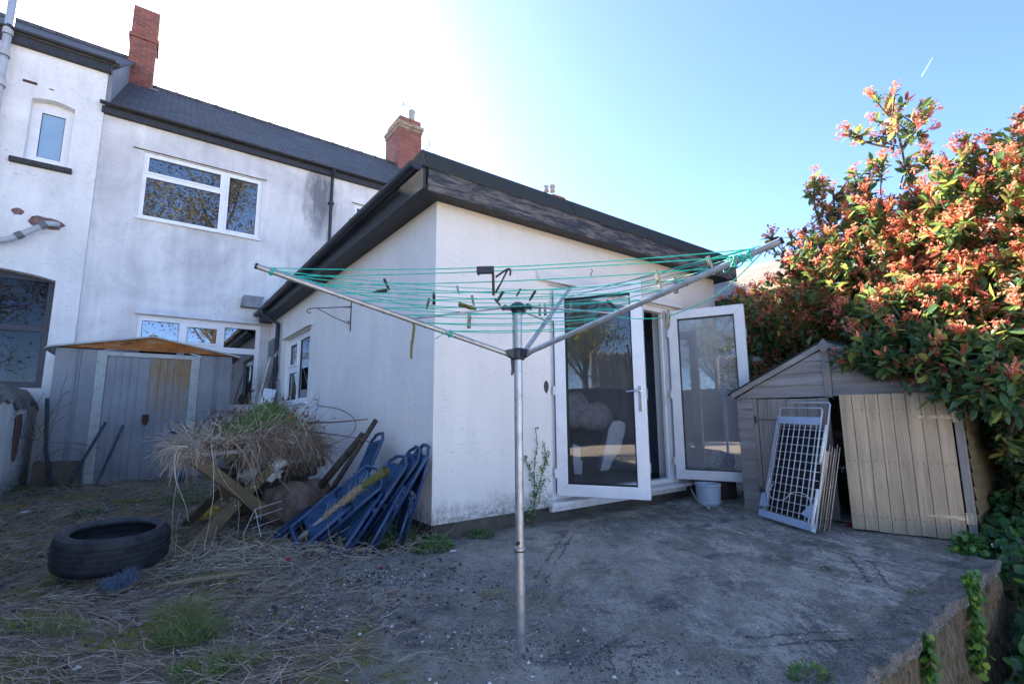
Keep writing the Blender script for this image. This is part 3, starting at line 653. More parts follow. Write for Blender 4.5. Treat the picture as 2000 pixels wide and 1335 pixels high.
# distant second chimney (further along the row) with corbelled head, pot and aerials
ch = chimney(rf, 6.15, 7.0, 14.6, 15.75, 9.0, 10.85, steps=False, buff=True)
mb = MB(); mb.box(6.17, 6.98, 14.62, 15.73, 11.102, 11.32); mb.build('red_cap', 'brick_red', ch, bevel=.02)
mb = MB(); mb.lathe([(.0, .42), (.09, .42), (.125, .46), (.125, .40), (.105, .34), (.11, .1), (.13, 0), (0, 0)], (6.72, 14.85, 11.32), 14); mb.lathe([(.0, .24), (.11, .24), (.11, .2), (.09, .16), (.1, 0), (0, 0)], (6.5, 15.62, 11.32), 14); mb.build_each('chimney_pot', 'stone_pale', ch, smooth=True)
def aerial(parent, p, h, n, s=.35, az=0.):
    m = MB(); x, y, z = p; m.tube([p, (x, y, z + h)], .012, 5); d = Vector((math.cos(az), math.sin(az), 0)); e = Vector((-d.y, d.x, 0)); q = Vector((x, y, z + h * .85)); m.tube([q - d * s, q + d * s], .01, 5)
    for k in range(n):
        c_ = q - d * s + d * (2 * s * k / (n - 1)); m.tube([c_ - e * .14, c_ + e * .14], .006, 4)
    m.tube([q + Vector((0, 0, .1)) - d * .18, q + Vector((0, 0, .1)) + d * .18], .008, 5)
    return m.build('aerial', 'dark_tube', parent)
aerial(ch, (6.45, 15.0, 11.3), .85, 7); mb = MB(); mb.tube([(7.0, 14.8, 10.35), (7.35, 14.7, 10.5), (7.36, 14.7, 10.8)], .012, 5)
for k in range(6): mb.tube([(7.08 + .07 * k, 14.5, 10.55 + .02 * k), (7.08 + .07 * k, 14.9, 10.55 + .02 * k)], .007, 4)
mb.tube([(7.4, 14.7, 10.5), (7.9, 14.4, 9.95)], .008, 4); mb.build('side_aerial', 'dark_tube', ch)
chimney(rf, 13.3, 14.0, 14.7, 15.3, 9.0, 10.45, steps=False)
mb = MB(); mb.lathe([(0, .3), (.13, .3), (.14, .22), (.11, .2), (.12, 0), (0, 0)], (13.5, 15, 10.7), 12); mb.lathe([(0, .25), (.12, .25), (.1, .2), (.12, 0), (0, 0)], (13.15, 15, 10.62), 12); mb.build_each('chimney_pot', 'stone_pale', rf)

# ------------------------------------------------------------------ single storey extension
EX, EY, EZ = 2.0, 3.82, 3.02; ER = 6.62
ex = thing('extension', 'single storey white rendered flat roof extension with open french doors', 'building', (EX, EY, 0))
dh = (3.36, 5.48, .20, 2.44); sw = (8.05, 9.72, 1.28, 2.46)
mb = MB(); holed(mb, EX, ER, .14, EZ, EY, .28, [dh]); holed(mb, EY + .28, FY - .001, .14, EZ, EX, .28, [sw, (10.32, 11.05, .2, 2.22)], 'x')
mb.box(ER - .28, ER, EY + .281, FY - .001, .14, EZ);
mb.build('wall', 'render_ext', ex)
mb = MB(); mb.box(EX + .03, ER - .03, EY + .03, EY + .26, -.1, .139); mb.box(EX + .03, EX + .26, EY + .261, FY - .01, -.1, .139); mb.build('plinth', 'plinth', ex)
# interior
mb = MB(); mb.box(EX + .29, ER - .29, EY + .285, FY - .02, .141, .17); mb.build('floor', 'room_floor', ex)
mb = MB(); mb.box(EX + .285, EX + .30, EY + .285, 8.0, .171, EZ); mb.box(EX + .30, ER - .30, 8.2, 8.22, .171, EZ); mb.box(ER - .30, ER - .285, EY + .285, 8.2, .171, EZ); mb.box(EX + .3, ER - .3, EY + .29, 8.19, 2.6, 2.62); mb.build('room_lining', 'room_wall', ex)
# flat roof: soffit, fascias, felt upstand, gutter
mb = MB(); mb.box(EX - .22, ER + .25, EY - .20, FY - .002, EZ + .001, EZ + .03); mb.build('soffit', 'black_paint', ex)
mb = MB(); mb.box(EX - .20, ER + .26, EY - .225, EY - .2, EZ - .03, EZ + .18); mb.build('front_fascia', 'worn_fascia', ex)
mb = MB(); mb.box(EX - .245, EX - .221, EY - .21, FY - .002, EZ - .02, EZ + .17); mb.build('side_fascia', 'black_paint', ex)
mb = MB(); mb.box(EX - .2, ER + .22, EY - .19, FY - .003, EZ + .10, EZ + .24)
xs = [EX - .24, 3.55, 4.86, 5.9, ER + .30]
for a, b in zip(xs, xs[1:]):
    mb.prism([(a + .003, EY - .235, EZ + .165), (a + .003, EY - .235, EZ + .19), (a + .003, EY - .16, EZ + .36), (a + .003, EY + .1, EZ + .34), (a + .003, EY + .1, EZ + .25), (a + .003, EY - .186, EZ + .2)], (b - a - .014, 0, 0))
mb.build('felt_roof', 'felt', ex)
gutter(ex, (EX - .315, EY - .22, EZ + .185), (EX - .315, FY - .08, EZ + .15), joints=5, r=.06)
# rainwater head at the far end, downpipe with drips of white paint
mb = MB(); mb.tube([(EX - .33, 10.45, EZ + .15), (EX - .33, 10.45, EZ + .02), (EX - .07, 10.2, EZ - .18), (EX - .07, 10.2, .1)], .042, 10); mb.build('downpipe', 'drip_pipe', ex, smooth=True)
mb = MB(); mb.prism([(1.38, 11.1, 3.3), (1.72, 11.1, 3.3), (1.80, 11.1, 3.54), (1.42, 11.1, 3.54)], (0, .19, 0)); mb.build('lead_apron', 'lead', ex)
# side window
fo = window(ex, *sw, EX + .05, [(9.0, 9.58, 1.95, 2.34, True), (9.0, 9.58, 1.34, 1.82, False), (8.15, 8.86, 1.36, 2.36, False)], axis='x', fr=.06)
mb = MB(); mb.prism([(EX - .001, 7.9, 2.48), (EX - .06, 7.9, 2.48), (EX - .001, 7.9, 2.52)], (0, 1.95, 0)); mb.build('window_hood', 'render_ext', ex)
# narrow back door in the side wall by the corner
mb = MB(); 
for q in ((10.32, 10.42, .2, 2.22), (10.95, 11.05, .2, 2.22), (10.42, 10.95, 2.12, 2.22), (10.42, 10.95, .9, 1.0)): mb.box(EX + .04, EX + .1, q[0] + .001, q[1] - .001, q[2] + .001, q[3] - .001)
sdr = mb.build('side_door', 'upvc', ex, bevel=.004)
mb = MB(); mb.box(EX + .065, EX + .075, 10.421, 10.949, 1.0, 2.12); mb.build('pane', 'glass_dark', sdr)
# door frame and lintel
D0 = EY + .02
mb = MB()
for q in ((3.362, 3.43, .2, 2.438), (5.41, 5.478, .2, 2.438), (3.43, 5.41, 2.37, 2.438), (3.43, 5.41, .201, .255)): mb.box(q[0], q[1], D0, D0 + .10, q[2], q[3])
for q in ((3.43, 3.45), (5.39, 5.41)): mb.box(q[0], q[1], D0 + .05, D0 + .095, .256, 2.37)
df = mb.build('door_frame', 'upvc', ex, bevel=.004)
mb = MB(); mb.box(3.26, 5.60, EY - .12, EY + .018, .158, .196); mb.box(3.30, 5.56, EY - .06, EY - .003, .10, .157); mb.build('threshold', 'upvc_old', ex, bevel=.005)
mb = MB(); mb.prism([(3.18, EY - .001, 2.455), (3.18, EY - .075, 2.455), (3.18, EY - .075, 2.47), (3.18, EY - .001, 2.58)], (2.5, 0, 0)); mb.build('lintel_hood', 'render_ext', ex)
mb = MB(); n = 13; mb.prism([(3.30 + .035 * math.cos(2 * PI * i / n) * random.uniform(.6, 1.2), EY - .003, 1.33 + .07 * math.sin(2 * PI * i / n) * random.uniform(.7, 1.2)) for i in range(n)], (0, .002, 0)); mb.build('render_chip', 'plinth', ex)

def door_leaf(hinge, free, z0, z1, gm, hside, label):
    """local frame: u from hinge to free edge, n towards the camera side"""
    h = Vector((*hinge, 0)); u = (Vector((*free, 0)) - h); Wd = u.length; u.normalize(); n = Vector((u.y, -u.x, 0))
    if n.dot(-h) < 0: n = -n
    def P(a, q, z): return h + u * a + n * q + Vector((0, 0, z))
    def bx(m, a0, a1, q0, q1, e, f):
        V = [P(a, q, z) for z in (e, f) for q in (q0, q1) for a in (a0, a1)]; m.add(V, [(0, 2, 3, 1), (4, 5, 7, 6), (0, 1, 5, 4), (2, 6, 7, 3), (0, 4, 6, 2), (1, 3, 7, 5)])
    fw_ = .115; m = MB(); T = .035
    def poly(pts, q0, q1):
        V = [P(a, q0, z) for a, z in pts] + [P(a, q1, z) for a, z in pts]; m.add(V, [(3, 2, 1, 0), (4, 5, 6, 7), (0, 1, 5, 4), (1, 2, 6, 5), (2, 3, 7, 6), (3, 0, 4, 7)])
    i0, i1, j0, j1 = fw_, Wd - fw_, z0 + fw_, z1 - fw_; e = .0006
    poly([(0, z0 + e), (0, z1 - e), (i0, j1 - e), (i0, j0 + e)], -T, T); poly([(Wd, z1 - e), (Wd, z0 + e), (i1, j0 + e), (i1, j1 - e)], -T, T)
    poly([(e, z0), (i0 + e, j0), (i1 - e, j0), (Wd - e, z0)], -T, T); poly([(e, z1), (Wd - e, z1), (i1 - e, j1), (i0 + e, j1)], -T, T)
    lf = m.build('french_door', 'upvc', ex, bevel=.006); lf['label'] = label
    g_ = MB(); g_.add([P(i0 - .01, 0, j0 - .01), P(i1 + .01, 0, j0 - .01), P(i1 + .01, 0, j1 + .01), P(i0 - .01, 0, j1 + .01)], [(0, 1, 2, 3) if (u.cross(Vector((0, 0, 1)))).dot(n) > 0 else (3, 2, 1, 0)]); g_.build('pane', gm, lf)
    k = MB()
    for s in (1, -1):
        q0, q1 = (.008 * s, (T - .006) * s)
        for a0, a1, e0, e1 in ((i0 + .001, i0 + .012, j0 + .001, j1 - .001), (i1 - .012, i1 - .001, j0 + .001, j1 - .001), (i0 + .012, i1 - .012, j0 + .001, j0 + .012), (i0 + .012, i1 - .012, j1 - .012, j1 - .001)): bx(k, a0, a1, min(q0, q1), max(q0, q1), e0, e1)
    k.build('gasket', 'gasket', lf)
    hd = MB(); ha_ = Wd - .055; hz_ = z0 + 1.0
    V = MB(); bx(hd, ha_ - .016, ha_ + .016, T + .001, T + .010, hz_ - .17, hz_ + .075)
    hd.tube([P(ha_, T + .01, hz_ + .03), P(ha_, T + .05, hz_ + .03), P(ha_ - .03, T + .055, hz_ + .03), P(ha_ - .125, T + .05, hz_ + .022)], [.011, .011, .010, .008], 10)
    hd.tube([P(ha_, T + .008, hz_ - .09), P(ha_, T + .016, hz_ - .09)], .011, 12)
    hd.build('handle', 'chrome', lf, smooth=False, bevel=.002)
    e_ = MB(); bx(e_, Wd + .0005, Wd + .004, -.012, .012, z0 + .03, z1 - .03)
    for zz in (z0 + .3, hz_, z1 - .35): bx(e_, Wd + .0045, Wd + .012, -.01, .01, zz - .05, zz + .05)
    e_.build('lock_strip', 'galv', lf)
    hg = MB()
    for zz in (z0 + .22, z0 + 1.05, z1 - .3): hg.tube([P(-.008, T + .008, zz - .045), P(-.008, T + .008, zz + .045)], .012, 8); bx(hg, -.045, -.002, T - .03, T - .02, zz - .04, zz + .04)
    hg.build_each('hinge', 'upvc_old', lf, 2)
    return lf
door_leaf((3.415, 3.80), (3.905, 3.03), .25, 2.385, 'glass_door', 1, 'left french door leaf swung outwards, nearest the washing line pole')
door_leaf((5.425, 3.80), (5.79, 2.97), .25, 2.385, 'glass_leaf', -1, 'right french door leaf swung wide open in front of the wooden shed')
# wall bracket for a hanging basket
bk = thing('hanging_basket_bracket', 'thin rusty iron hanging basket bracket on the side wall of the extension', 'wall bracket', (EX, 6.1, 2.3))
mb = MB(); mb.beam((EX - .006, 6.1, 2.12), (EX - .006, 6.1, 2.50), .02, .006, (1, 0, 0)); mb.tube([(EX - .01, 6.1, 2.44), (EX - .02, 6.3, 2.47), (EX - .16, 6.45, 2.47), (EX - .34, 6.62, 2.47), (EX - .385, 6.66, 2.46), (EX - .40, 6.67, 2.43), (EX - .385, 6.655, 2.405), (EX - .36, 6.63, 2.42)], .0065, 6)
mb.tube([(EX - .30, 6.58, 2.47), (EX - .15, 6.35, 2.33), (EX - .02, 6.12, 2.22), (EX - .012, 6.13, 2.25), (EX - .03, 6.16, 2.265)], .006, 6); mb.build('bracket', 'rust_dark', bk)

# right hand outbuilding beyond the shed
ob = thing('outbuilding', 'low white building with brown tiled roof behind the red shrub', 'building', (9, 4, 0))
mb = MB(); mb.box(8.1, 11.8, -.5, 7.0, -.1, 2.99); mb.prism([(8.1, -.5, 2.991), (11.8, -.5, 2.991), (9.95, -.5, 3.98)], (0, .2, 0)); mb.build('wall', 'render_low', ob)
mb = MB(); mb.prism([(7.9, -.7, 2.96), (9.95, -.7, 4.05), (9.95, -.7, 4.11), (7.87, -.7, 3.01)], (0, 7.8, 0)); mb.prism([(9.951, -.7, 4.05), (12.0, -.7, 2.96), (12.0, -.7, 3.01), (9.951, -.7, 4.11)], (0, 7.8, 0)); mb.build('roof', 'tile_brown', ob)
mb = MB(); mb.box(7.86, 7.90, -.7, 7.1, 2.84, 3.0); mb.build('fascia', 'rust_dark', ob)

# low boundary wall at the left
bw = thing('boundary_wall', 'low white rendered garden wall with crumbling grey cement cap at the left edge', 'wall', (-1.6, 9, 0))
mb = MB(); ys = np.linspace(2.6, 11.22, 40); pr = lambda y: [(-2.0, -.1), (-1.45 + .015 * math.sin(y * 5), -.1), (-1.45 + .01 * math.sin(y * 7), 1.22 + .05 * math.sin(y * 3.7) + .03 * math.sin(y * 11)), (-2.0, 1.3)]
V = [(x, y, z) for y in ys for x, z in pr(y)]; mb.add(V, [(i * 4 + j, (i + 1) * 4 + j, (i + 1) * 4 + (j + 1) % 4, i * 4 + (j + 1) % 4) for i in range(39) for j in range(4)]); mb.add(V[-4:], [(0, 1, 2, 3)]); mb.add(V[:4], [(3, 2, 1, 0)])
mb.build('wall', 'render_low', bw)
mb = MB(); pr = lambda y: [(-2.02, 1.1), (-1.425, 1.23 + .05 * math.sin(y * 3.7) + .03 * math.sin(y * 11)), (-1.46, 1.33 + .03 * math.sin(y * 6)), (-1.60, 1.48 + .03 * math.sin(y * 4 + 1)), (-1.8, 1.57 + .02 * math.sin(y * 9)), (-2.05, 1.55)]
V = [(x, y, z) for y in ys for x, z in pr(y)]; mb.add(V, [(i * 6 + j, (i + 1) * 6 + j, (i + 1) * 6 + (j + 1) % 6, i * 6 + (j + 1) % 6) for i in range(39) for j in range(6)]); mb.add(V[-6:], [(0, 1, 2, 3, 4, 5)]); mb.build('cap', 'kerb_concrete', bw)
mb = MB(); pl = [(9.62, 1.10), (9.95, 1.12), (10.05, .95), (10.0, .72), (9.85, .45), (9.72, .50), (9.66, .8)]; mb.prism([(-1.432, y, z) for y, z in pl], (-.01, 0, 0)); mb.build('bare_brick', 'brick_patch', bw)

# ================================================================== THINGS
# ------------------------------------------------------------------ metal shed
MS = thing('metal_shed', 'rusty grey metal garden shed with double doors in front of the house', 'shed', (0, 10.2, 0))
y0 = 10.2
def rib_panel(x0, x1, z0, z1, y, ribs, name, mat, amp=.012, parent=MS):
    m = MB(); xs = [x0]
    for r in ribs: xs += [r - .018, r - .008, r + .008, r + .018]
    xs.append(x1); ds = [0.] + [0., -amp, -amp, 0.] * len(ribs) + [0.]
    V = [(x, y + d, z0) for x, d in zip(xs, ds)] + [(x, y + d, z1) for x, d in zip(xs, ds)]; n = len(xs)
    m.add(V, [(i, i + 1, n + i + 1, n + i) for i in range(n - 1)]); m.add([(x, q + .03, z) for x, q, z in V], [(n + i, n + i + 1, i + 1, i) for i in range(n - 1)])
    m.add([V[0], (x0, y + .03, z0), (x0, y + .03, z1), V[n]], [(0, 1, 2, 3)]); m.add([V[n - 1], (x1, y + .03, z0), (x1, y + .03, z1), V[-1]], [(3, 2, 1, 0)])
    return m.build(name, mat, parent)
pn = rib_panel(-1.20, -.70, 0, 2.14, y0, [-.95, -.905], 'front_panel', 'shed_sheet')
rib_panel(.70, 1.19, 0, 2.14, y0, [.93, .975], 'front_panel', 'shed_sheet')
mb = MB()
for x in (-.70, .57):
    for j in range(4): mb.box(x + .033 * j, x + .033 * j + .025, y0 - .03, y0 + .02, 0, 2.12)
    mb.box(x, x + .125, y0 - .022, y0 + .01, 0.001, 2.119)
mb.build_each('door_post', 'metal_shed_trim', MS, 5)
mb = MB(); mb.box(-.575, .57, y0 - .028, y0 + .01, 2.05, 2.12); mb.box(-.575, .57, y0 - .035, y0 + .01, 0, .05); mb.build_each('door_track', 'metal_shed_trim', MS)
d1 = rib_panel(-.572, -.004, .052, 2.048, y0 + .008, [-.47, -.37, -.27, -.17], 'door', 'shed_sheet', .006)
d2 = rib_panel(.0, .568, .052, 2.048, y0 + .0, [.12, .22, .32, .42], 'door', 'shed_sheet_rust', .006); d2['label'] = 'right hand door of the metal shed with a large rust stain'
mb = MB(); mb.box(-.05, .045, y0 - .03, y0 - .014, .98, 1.10); mb.build('hasp', 'rust_dark', d2)
mb = MB(); mb.lathe([(.0, -.012), (.032, -.012), (.034, 0), (.032, .012), (0, .012)], (-.005, y0 - .045, .96), 12, Matrix.Rotation(PI / 2, 3, 'X').to_3x3()); mb.tube([(-.025, y0 - .045, .97), (-.025, y0 - .045, 1.02), (-.005, y0 - .045, 1.04), (.015, y0 - .045, 1.02), (.015, y0 - .045, .97)], .005, 6); mb.build('padlock', 'rust_dark', d2)
mb = MB(); mb.prism([(-1.17, y0 - .06, 2.151), (1.17, y0 - .06, 2.151), (.06, y0 - .06, 2.385), (-.06, y0 - .06, 2.385)], (0, .02, 0)); mb.build('gable', 'gable_rust', MS)
mb = MB()
for sgn in (-1, 1):
    mb.prism([(0, y0 - .10, 2.415), (0, y0 - .10, 2.39), (sgn * 1.28, y0 - .10, 2.13), (sgn * 1.33, y0 - .10, 2.10), (sgn * 1.29, y0 - .10, 2.155)][::sgn], (0, 1.1, 0))
mb.build('roof', 'metal_shed_trim', MS)
mb = MB(); mb.box(-.05, .05, y0 - .11, y0 + .99, 2.4165, 2.428); mb.build('ridge_cap', 'metal_shed_trim', MS)
mb = MB(); mb.box(-1.20, -1.19, y0 + .031, y0 + .95, 0, 2.14); mb.box(1.18, 1.19, y0 + .031, y0 + .95, 0, 2.14); mb.box(-1.189, 1.179, y0 + .94, y0 + .95, 0, 2.14); mb.build_each('side_panel', 'shed_sheet', MS)

def single(name, mb, mat, label, cat_, group=None, smooth=False, bevel=0.):
    o = mb.build(name, mat, None, smooth, bevel); return tag(o, label, cat_, group)
mb = MB(); mb.prism([(-1.28, 10.05, 0), (-.72, 10.08, 0), (-.73, 10.13, .40), (-1.27, 10.1, .42)], (0, .03, 0)); single('board', mb, 'board_brown', 'brown board leaning against the foot of the metal shed', 'board')
mb = MB(); mb.tube([(-1.02, 10.0, 0), (-1.14, 9.98, .6), (-1.20, 10.0, 1.35)], .024, 8); single('pole', mb, 'dark_tube', 'dark bent pole standing between the low wall and the metal shed', 'pole')
mb = MB(); mb.tube([(-.86, 9.85, 0), (-.50, 10.1, .98)], .02, 8); single('pole', mb, 'dark_tube', 'dark tube leaning on the left door post of the metal shed', 'pole')
mb = MB(); mb.tube([(-.52, 9.75, 0), (-.28, 10.1, .93)], .018, 8); single('pole', mb, 'dark_tube', 'thin dark tube leaning on the left door of the metal shed', 'pole')
mb = MB(); mb.tube([(.50, 9.3, .02), (.52, 9.45, .22), (.66, 9.75, .42), (.9, 10.08, .58)], .02, 8); mb.tube([(.56, 9.28, .02), (.58, 9.4, .20), (.72, 9.7, .40), (.96, 10.02, .54)], .016, 8); mb.tube([(.50, 9.3, .02), (.56, 9.28, .02)], .016, 6)
single('bent_frame', mb, 'blue_metal', 'bent blue tube frame lying against the right door post of the metal shed', 'tube frame', smooth=True)

# boards in the corner by the house
mb = MB(); mb.beam((1.50, 10.25, 0), (1.93, 10.60, 2.20), .15, .03, (-.7, .7, .2)); single('board', mb, 'white_board_peel', 'white board with flaking paint leaning in the corner beside the downpipe', 'board')
mb = MB(); mb.beam((1.78, 9.95, 0), (1.96, 10.02, 1.75), .035, .03); single('batten', mb, 'wood_grey_v', 'thin grey batten leaning beside the downpipe', 'batten')
mb = MB(); mb.box(1.955, 1.985, 10.62, 11.2, .05, 2.62); single('panel', mb, 'lead', 'grey panel standing behind the flaking white board', 'panel')
mb = MB(); mb.beam((1.62, 9.75, .9), (1.80, 9.82, 1.55), .22, .018, (-.6, -.8, .1)); single('vent_panel', mb, 'white_chair', 'small white slatted panel leaning against the downpipe', 'panel')
mb = MB(); mb.tube([(1.42, 9.9, 0), (1.62, 10.1, 1.6), (1.70, 10.2, 2.0)], .012, 6); single('stick', mb, 'galv', 'thin grey rod leaning on the flaking white board', 'rod')

# ------------------------------------------------------------------ folding trestle table
TB = thing('trestle_table', 'weathered wooden table on crossed legs carrying the heap of cuttings', 'table', (.7, 5.3, 0))
f1, f2 = Vector((.31, 4.60, 0)), Vector((1.15, 5.21, 0)); u = (f2 - f1); v = Vector((.04, 1.15, 0)); Z = Vector((0, 0, 1)); nrm = u.normalized().cross(Z)
for k, off in enumerate((Vector((0, 0, 0)), v)):
    a = f1 + off; b = f2 + off
    for j, (p, q) in enumerate(((a, b + Z * .735), (b, a + Z * .735))):
        sh = nrm * (.04 if j else 0); mb = MB(); mb.beam(p + sh, q + sh, .036, .095, nrm.cross(q - p) * 0 + Z); lg = mb.build('leg', 'wood_table', TB, bevel=.004)
        bo = MB()
        for t in ((.42, .60) if j == 0 else (.95, .36)):
            c_ = p.lerp(q, t) + sh + nrm * .018; bo.tube([c_, c_ + nrm * .006], .012, 8)
        if k == 0: bo.build_each('bolt', 'hinge_galv', lg)
for t in (.02, 1.0):
    mb = MB(); a = f1.lerp(f2, .5 - .1 + .2 * t) + Z * .35; mb.beam(a + nrm * .0 + v * .02, a + v * .98, .04, .07); mb.build('stretcher', 'wood_table', TB)
mb = MB()
for k in range(6):
    s0 = k / 6; a = f1 - u * .06 - v * .04 + v * 1.1 * s0 + Z * .76; b = a + u * 1.12; mb.prism([a - Z * .012, a + v * (1.1 / 6 - .01) - Z * .012, a + v * (1.1 / 6 - .01) + Z * .018, a + Z * .018], u * 1.12)
mb.build('tabletop', 'wood_tabletop', TB)
mb = MB()
for t in (.12, .88): a = f1 + u * t + Z * .715; mb.beam(a - v * .02, a + v * 1.02, .04, .06)
mb.build_each('bearer', 'wood_table', TB)

# ------------------------------------------------------------------ heap of cuttings on the table
def hz_(x, y):  # top surface of the heap; local coordinates of the table top
    M2 = np.array([[u.x, v.x], [u.y, v.y]]); q = np.linalg.inv(M2) @ np.stack([np.ravel(x) - f1.x, np.ravel(y) - f1.y]); s_, t_ = q
    h = .32 * np.exp(-(((s_ - .86) / .42) ** 2 + ((t_ - .45) / .55) ** 2)) + .05 + .05 * np.exp(-(((s_ - .2) / .3) ** 2))
    return h.reshape(np.shape(x))
def heap_points(n, smin=-.12, smax=1.25, tmin=-.1, tmax=1.1, shell=.75):
    s_ = RNG.uniform(smin, smax, n); t_ = RNG.uniform(tmin, tmax, n); x = f1.x + u.x * s_ + v.x * t_; y = f1.y + u.y * s_ + v.y * t_
    k = RNG.uniform(0, 1, n) ** .35; z = .775 + hz_(x, y) * np.where(RNG.uniform(size=n) < shell, k, RNG.uniform(0, 1, n)); return np.stack([x, y, z], 1), s_, t_
parts = []
P0, s_, t_ = heap_points(4200, smax=1.4); D = rdir(len(P0)); D[:, 2] *= .12; D = D * np.array([1.15, .8, 1])
V, Fq, own, _ = strands(P0, D, RNG.uniform(.08, .30, len(P0)), .55, RNG.uniform(.0018, .0046, len(P0)), 7, .10); parts.append((V, Fq, np.clip(RNG.normal(.5, .26, len(P0)), 0, 1)[own]))
# overhang: stems drooping past the front and right edges, thick on the right
P1, s_, t_ = heap_points(2000, .50, 1.5, -.12, .5); D = rdir(len(P1)) * .9 + np.array([.1, -.25, -.7]); V, Fq, own, _ = strands(P1 + np.array([0, 0, -.05]), D, RNG.uniform(.15, .42, len(P1)), .5, RNG.uniform(.0018, .0042, len(P1)), 7, .3); parts.append((V, Fq, np.clip(RNG.normal(.42, .25, len(P1)), 0, 1)[own]))
P1, s_, t_ = heap_points(330, -.14, .1, -.1, .7); D = rdir(len(P1)) * .8 + np.array([-.5, -.4, -.2]); V, Fq, own, _ = strands(P1, D, RNG.uniform(.10, .28, len(P1)), .3, RNG.uniform(.0014, .0028, len(P1)), 6, .45); parts.append((V, Fq, np.clip(RNG.normal(.7, .18, len(P1)), 0, 1)[own]))
P1, s_, t_ = heap_points(13, -.15, 1.2, -.12, .2); D = rdir(len(P1)) * .4 + np.array([.1, -.3, -.6]); V, Fq, own, _ = strands(P1, D, RNG.uniform(.5, .95, len(P1)), .22, RNG.uniform(.002, .0035, len(P1)), 9, .35, lambda x, y: gh(x, y)); parts.append((V, Fq, np.clip(RNG.normal(.8, .1, len(P1)), 0, 1)[own]))
tag(npmesh('hay_heap', *cat(parts)[:2], 'straw', tint=cat(parts)[2]), 'heap of dry pale stems and roots piled on the wooden table', 'garden waste', kind='stuff')
# solid dark heart of the heap so that it is not see-through
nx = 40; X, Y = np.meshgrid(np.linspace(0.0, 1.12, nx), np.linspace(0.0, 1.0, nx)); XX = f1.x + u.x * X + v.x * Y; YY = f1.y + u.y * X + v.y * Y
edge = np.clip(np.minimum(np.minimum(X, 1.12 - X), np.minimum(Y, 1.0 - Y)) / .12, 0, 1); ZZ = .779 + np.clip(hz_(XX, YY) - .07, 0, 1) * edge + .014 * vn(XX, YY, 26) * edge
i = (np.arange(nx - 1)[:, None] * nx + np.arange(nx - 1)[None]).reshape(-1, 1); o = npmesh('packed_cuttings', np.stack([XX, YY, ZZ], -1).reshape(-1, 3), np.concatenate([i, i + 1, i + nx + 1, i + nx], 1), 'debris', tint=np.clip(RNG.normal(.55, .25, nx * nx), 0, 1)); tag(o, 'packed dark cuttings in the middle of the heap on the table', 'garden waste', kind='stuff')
# green weeds thrown on top
P1, s_, t_ = heap_points(4200, .22, 1.15, -.05, .6, 1.); P1[:, 2] = .785 + hz_(P1[:, 0], P1[:, 1]) * RNG.uniform(.85, 1.12, len(P1)); keep = RNG.uniform(size=len(P1)) < np.exp(-((s_ - .66) / .36) ** 4) * np.clip((t_ + .12) / .2, 0, 1); P1 = P1[keep]
D = rdir(len(P1)); D[:, 2] = np.abs(D[:, 2]) * .7; V, Fq, own = leaves(P1 + D * .02, D, RNG.uniform(.018, .05, len(P1)), RNG.uniform(.006, .012, len(P1))); a_ = (V, Fq, np.clip(RNG.normal(.7, .25, len(P1)), 0, 1)[own])
Ps = P1[:900]; D = rdir(len(Ps)); D[:, 2] *= .3; V, Fq, own, _ = strands(Ps, D, RNG.uniform(.06, .16, len(Ps)), .3, .0014, 4); 
Vq, Tq = a_[0], a_[2]
tag(npmesh('green_weeds', *cat([a_, (V, Fq, np.full(len(V), .75))])[:2], 'weed', tint=cat([a_, (V, Fq, np.full(len(V), .75))])[2]), 'bright green pulled weeds lying on top of the heap', 'weeds', kind='stuff')
fl = onf(567, 815, 4.95); mb = MB(); 
for k in range(11):
    a = 2 * PI * k / 11; d = Vector((math.cos(a), math.sin(a), .5)); mb.add([fl, fl + d * .02 + Vector((0, 0, .008)), fl + d * .038, fl + Vector((math.cos(a + .5), math.sin(a + .5), .5)) * .024], [(0, 1, 2, 3)])
mb.tube([fl, fl + Vector((0, 0, .012))], .016, 8); mb.tube([fl + Vector((0, 0, -.09)), fl], .003, 5); single('marigold', mb, 'orange_petal', 'small orange flower head on top of the green weeds', 'flower')
# brown twigs sticking out of the heap
P1, s_, t_ = heap_points(230, .1, 1.4, .2, 1.2); P1[:, 2] += .04; D = rdir(len(P1)) * .8 + np.array([.25, .1, .25]); D[:, 2] *= .5; V, Fq, own, PP = strands(P1, D, RNG.uniform(.2, .55, len(P1)), .28, RNG.uniform(.002, .004, len(P1)), 8, .02)
Lf = PP[:, 3:, :].reshape(-1, 3)[::3]; D = rdir(len(Lf)); V2, F2, ow2 = leaves(Lf, D, RNG.uniform(.03, .06, len(Lf)), RNG.uniform(.015, .03, len(Lf)), curl=.6)
pt = [(V, Fq, np.clip(RNG.normal(.7, .2, len(P1)), 0, 1)[own]), (V2, F2, RNG.uniform(.3, .9, len(Lf))[ow2])]
V, Fq, T = cat(pt); tag(npmesh('dead_twigs', V, Fq, 'debris', tint=T), 'tangle of brown dead twigs behind the green weeds', 'twigs', kind='stuff')
def arc(pts, r, mat, label, name='branch', cat_='branch'):
    m = MB(); P = [onf(a, b, c) for a, b, c in pts]
    Q = [];
    for i in range(len(P) - 1):
        for t in (0, .33, .66): 
            p0, p1, p2, p3 = P[max(i - 1, 0)], P[i], P[i + 1], P[min(i + 2, len(P) - 1)]; Q.append(.5 * ((2 * p1) + (p2 - p0) * t + (2 * p0 - 5 * p1 + 4 * p2 - p3) * t * t + (3 * p1 - p0 - 3 * p2 + p3) * t ** 3))
    Q.append(P[-1]); m.tube(Q, [r * (1 - .55 * i / len(Q)) for i in range(len(Q))], 6); return single(name, m, mat, label, cat_, smooth=True)
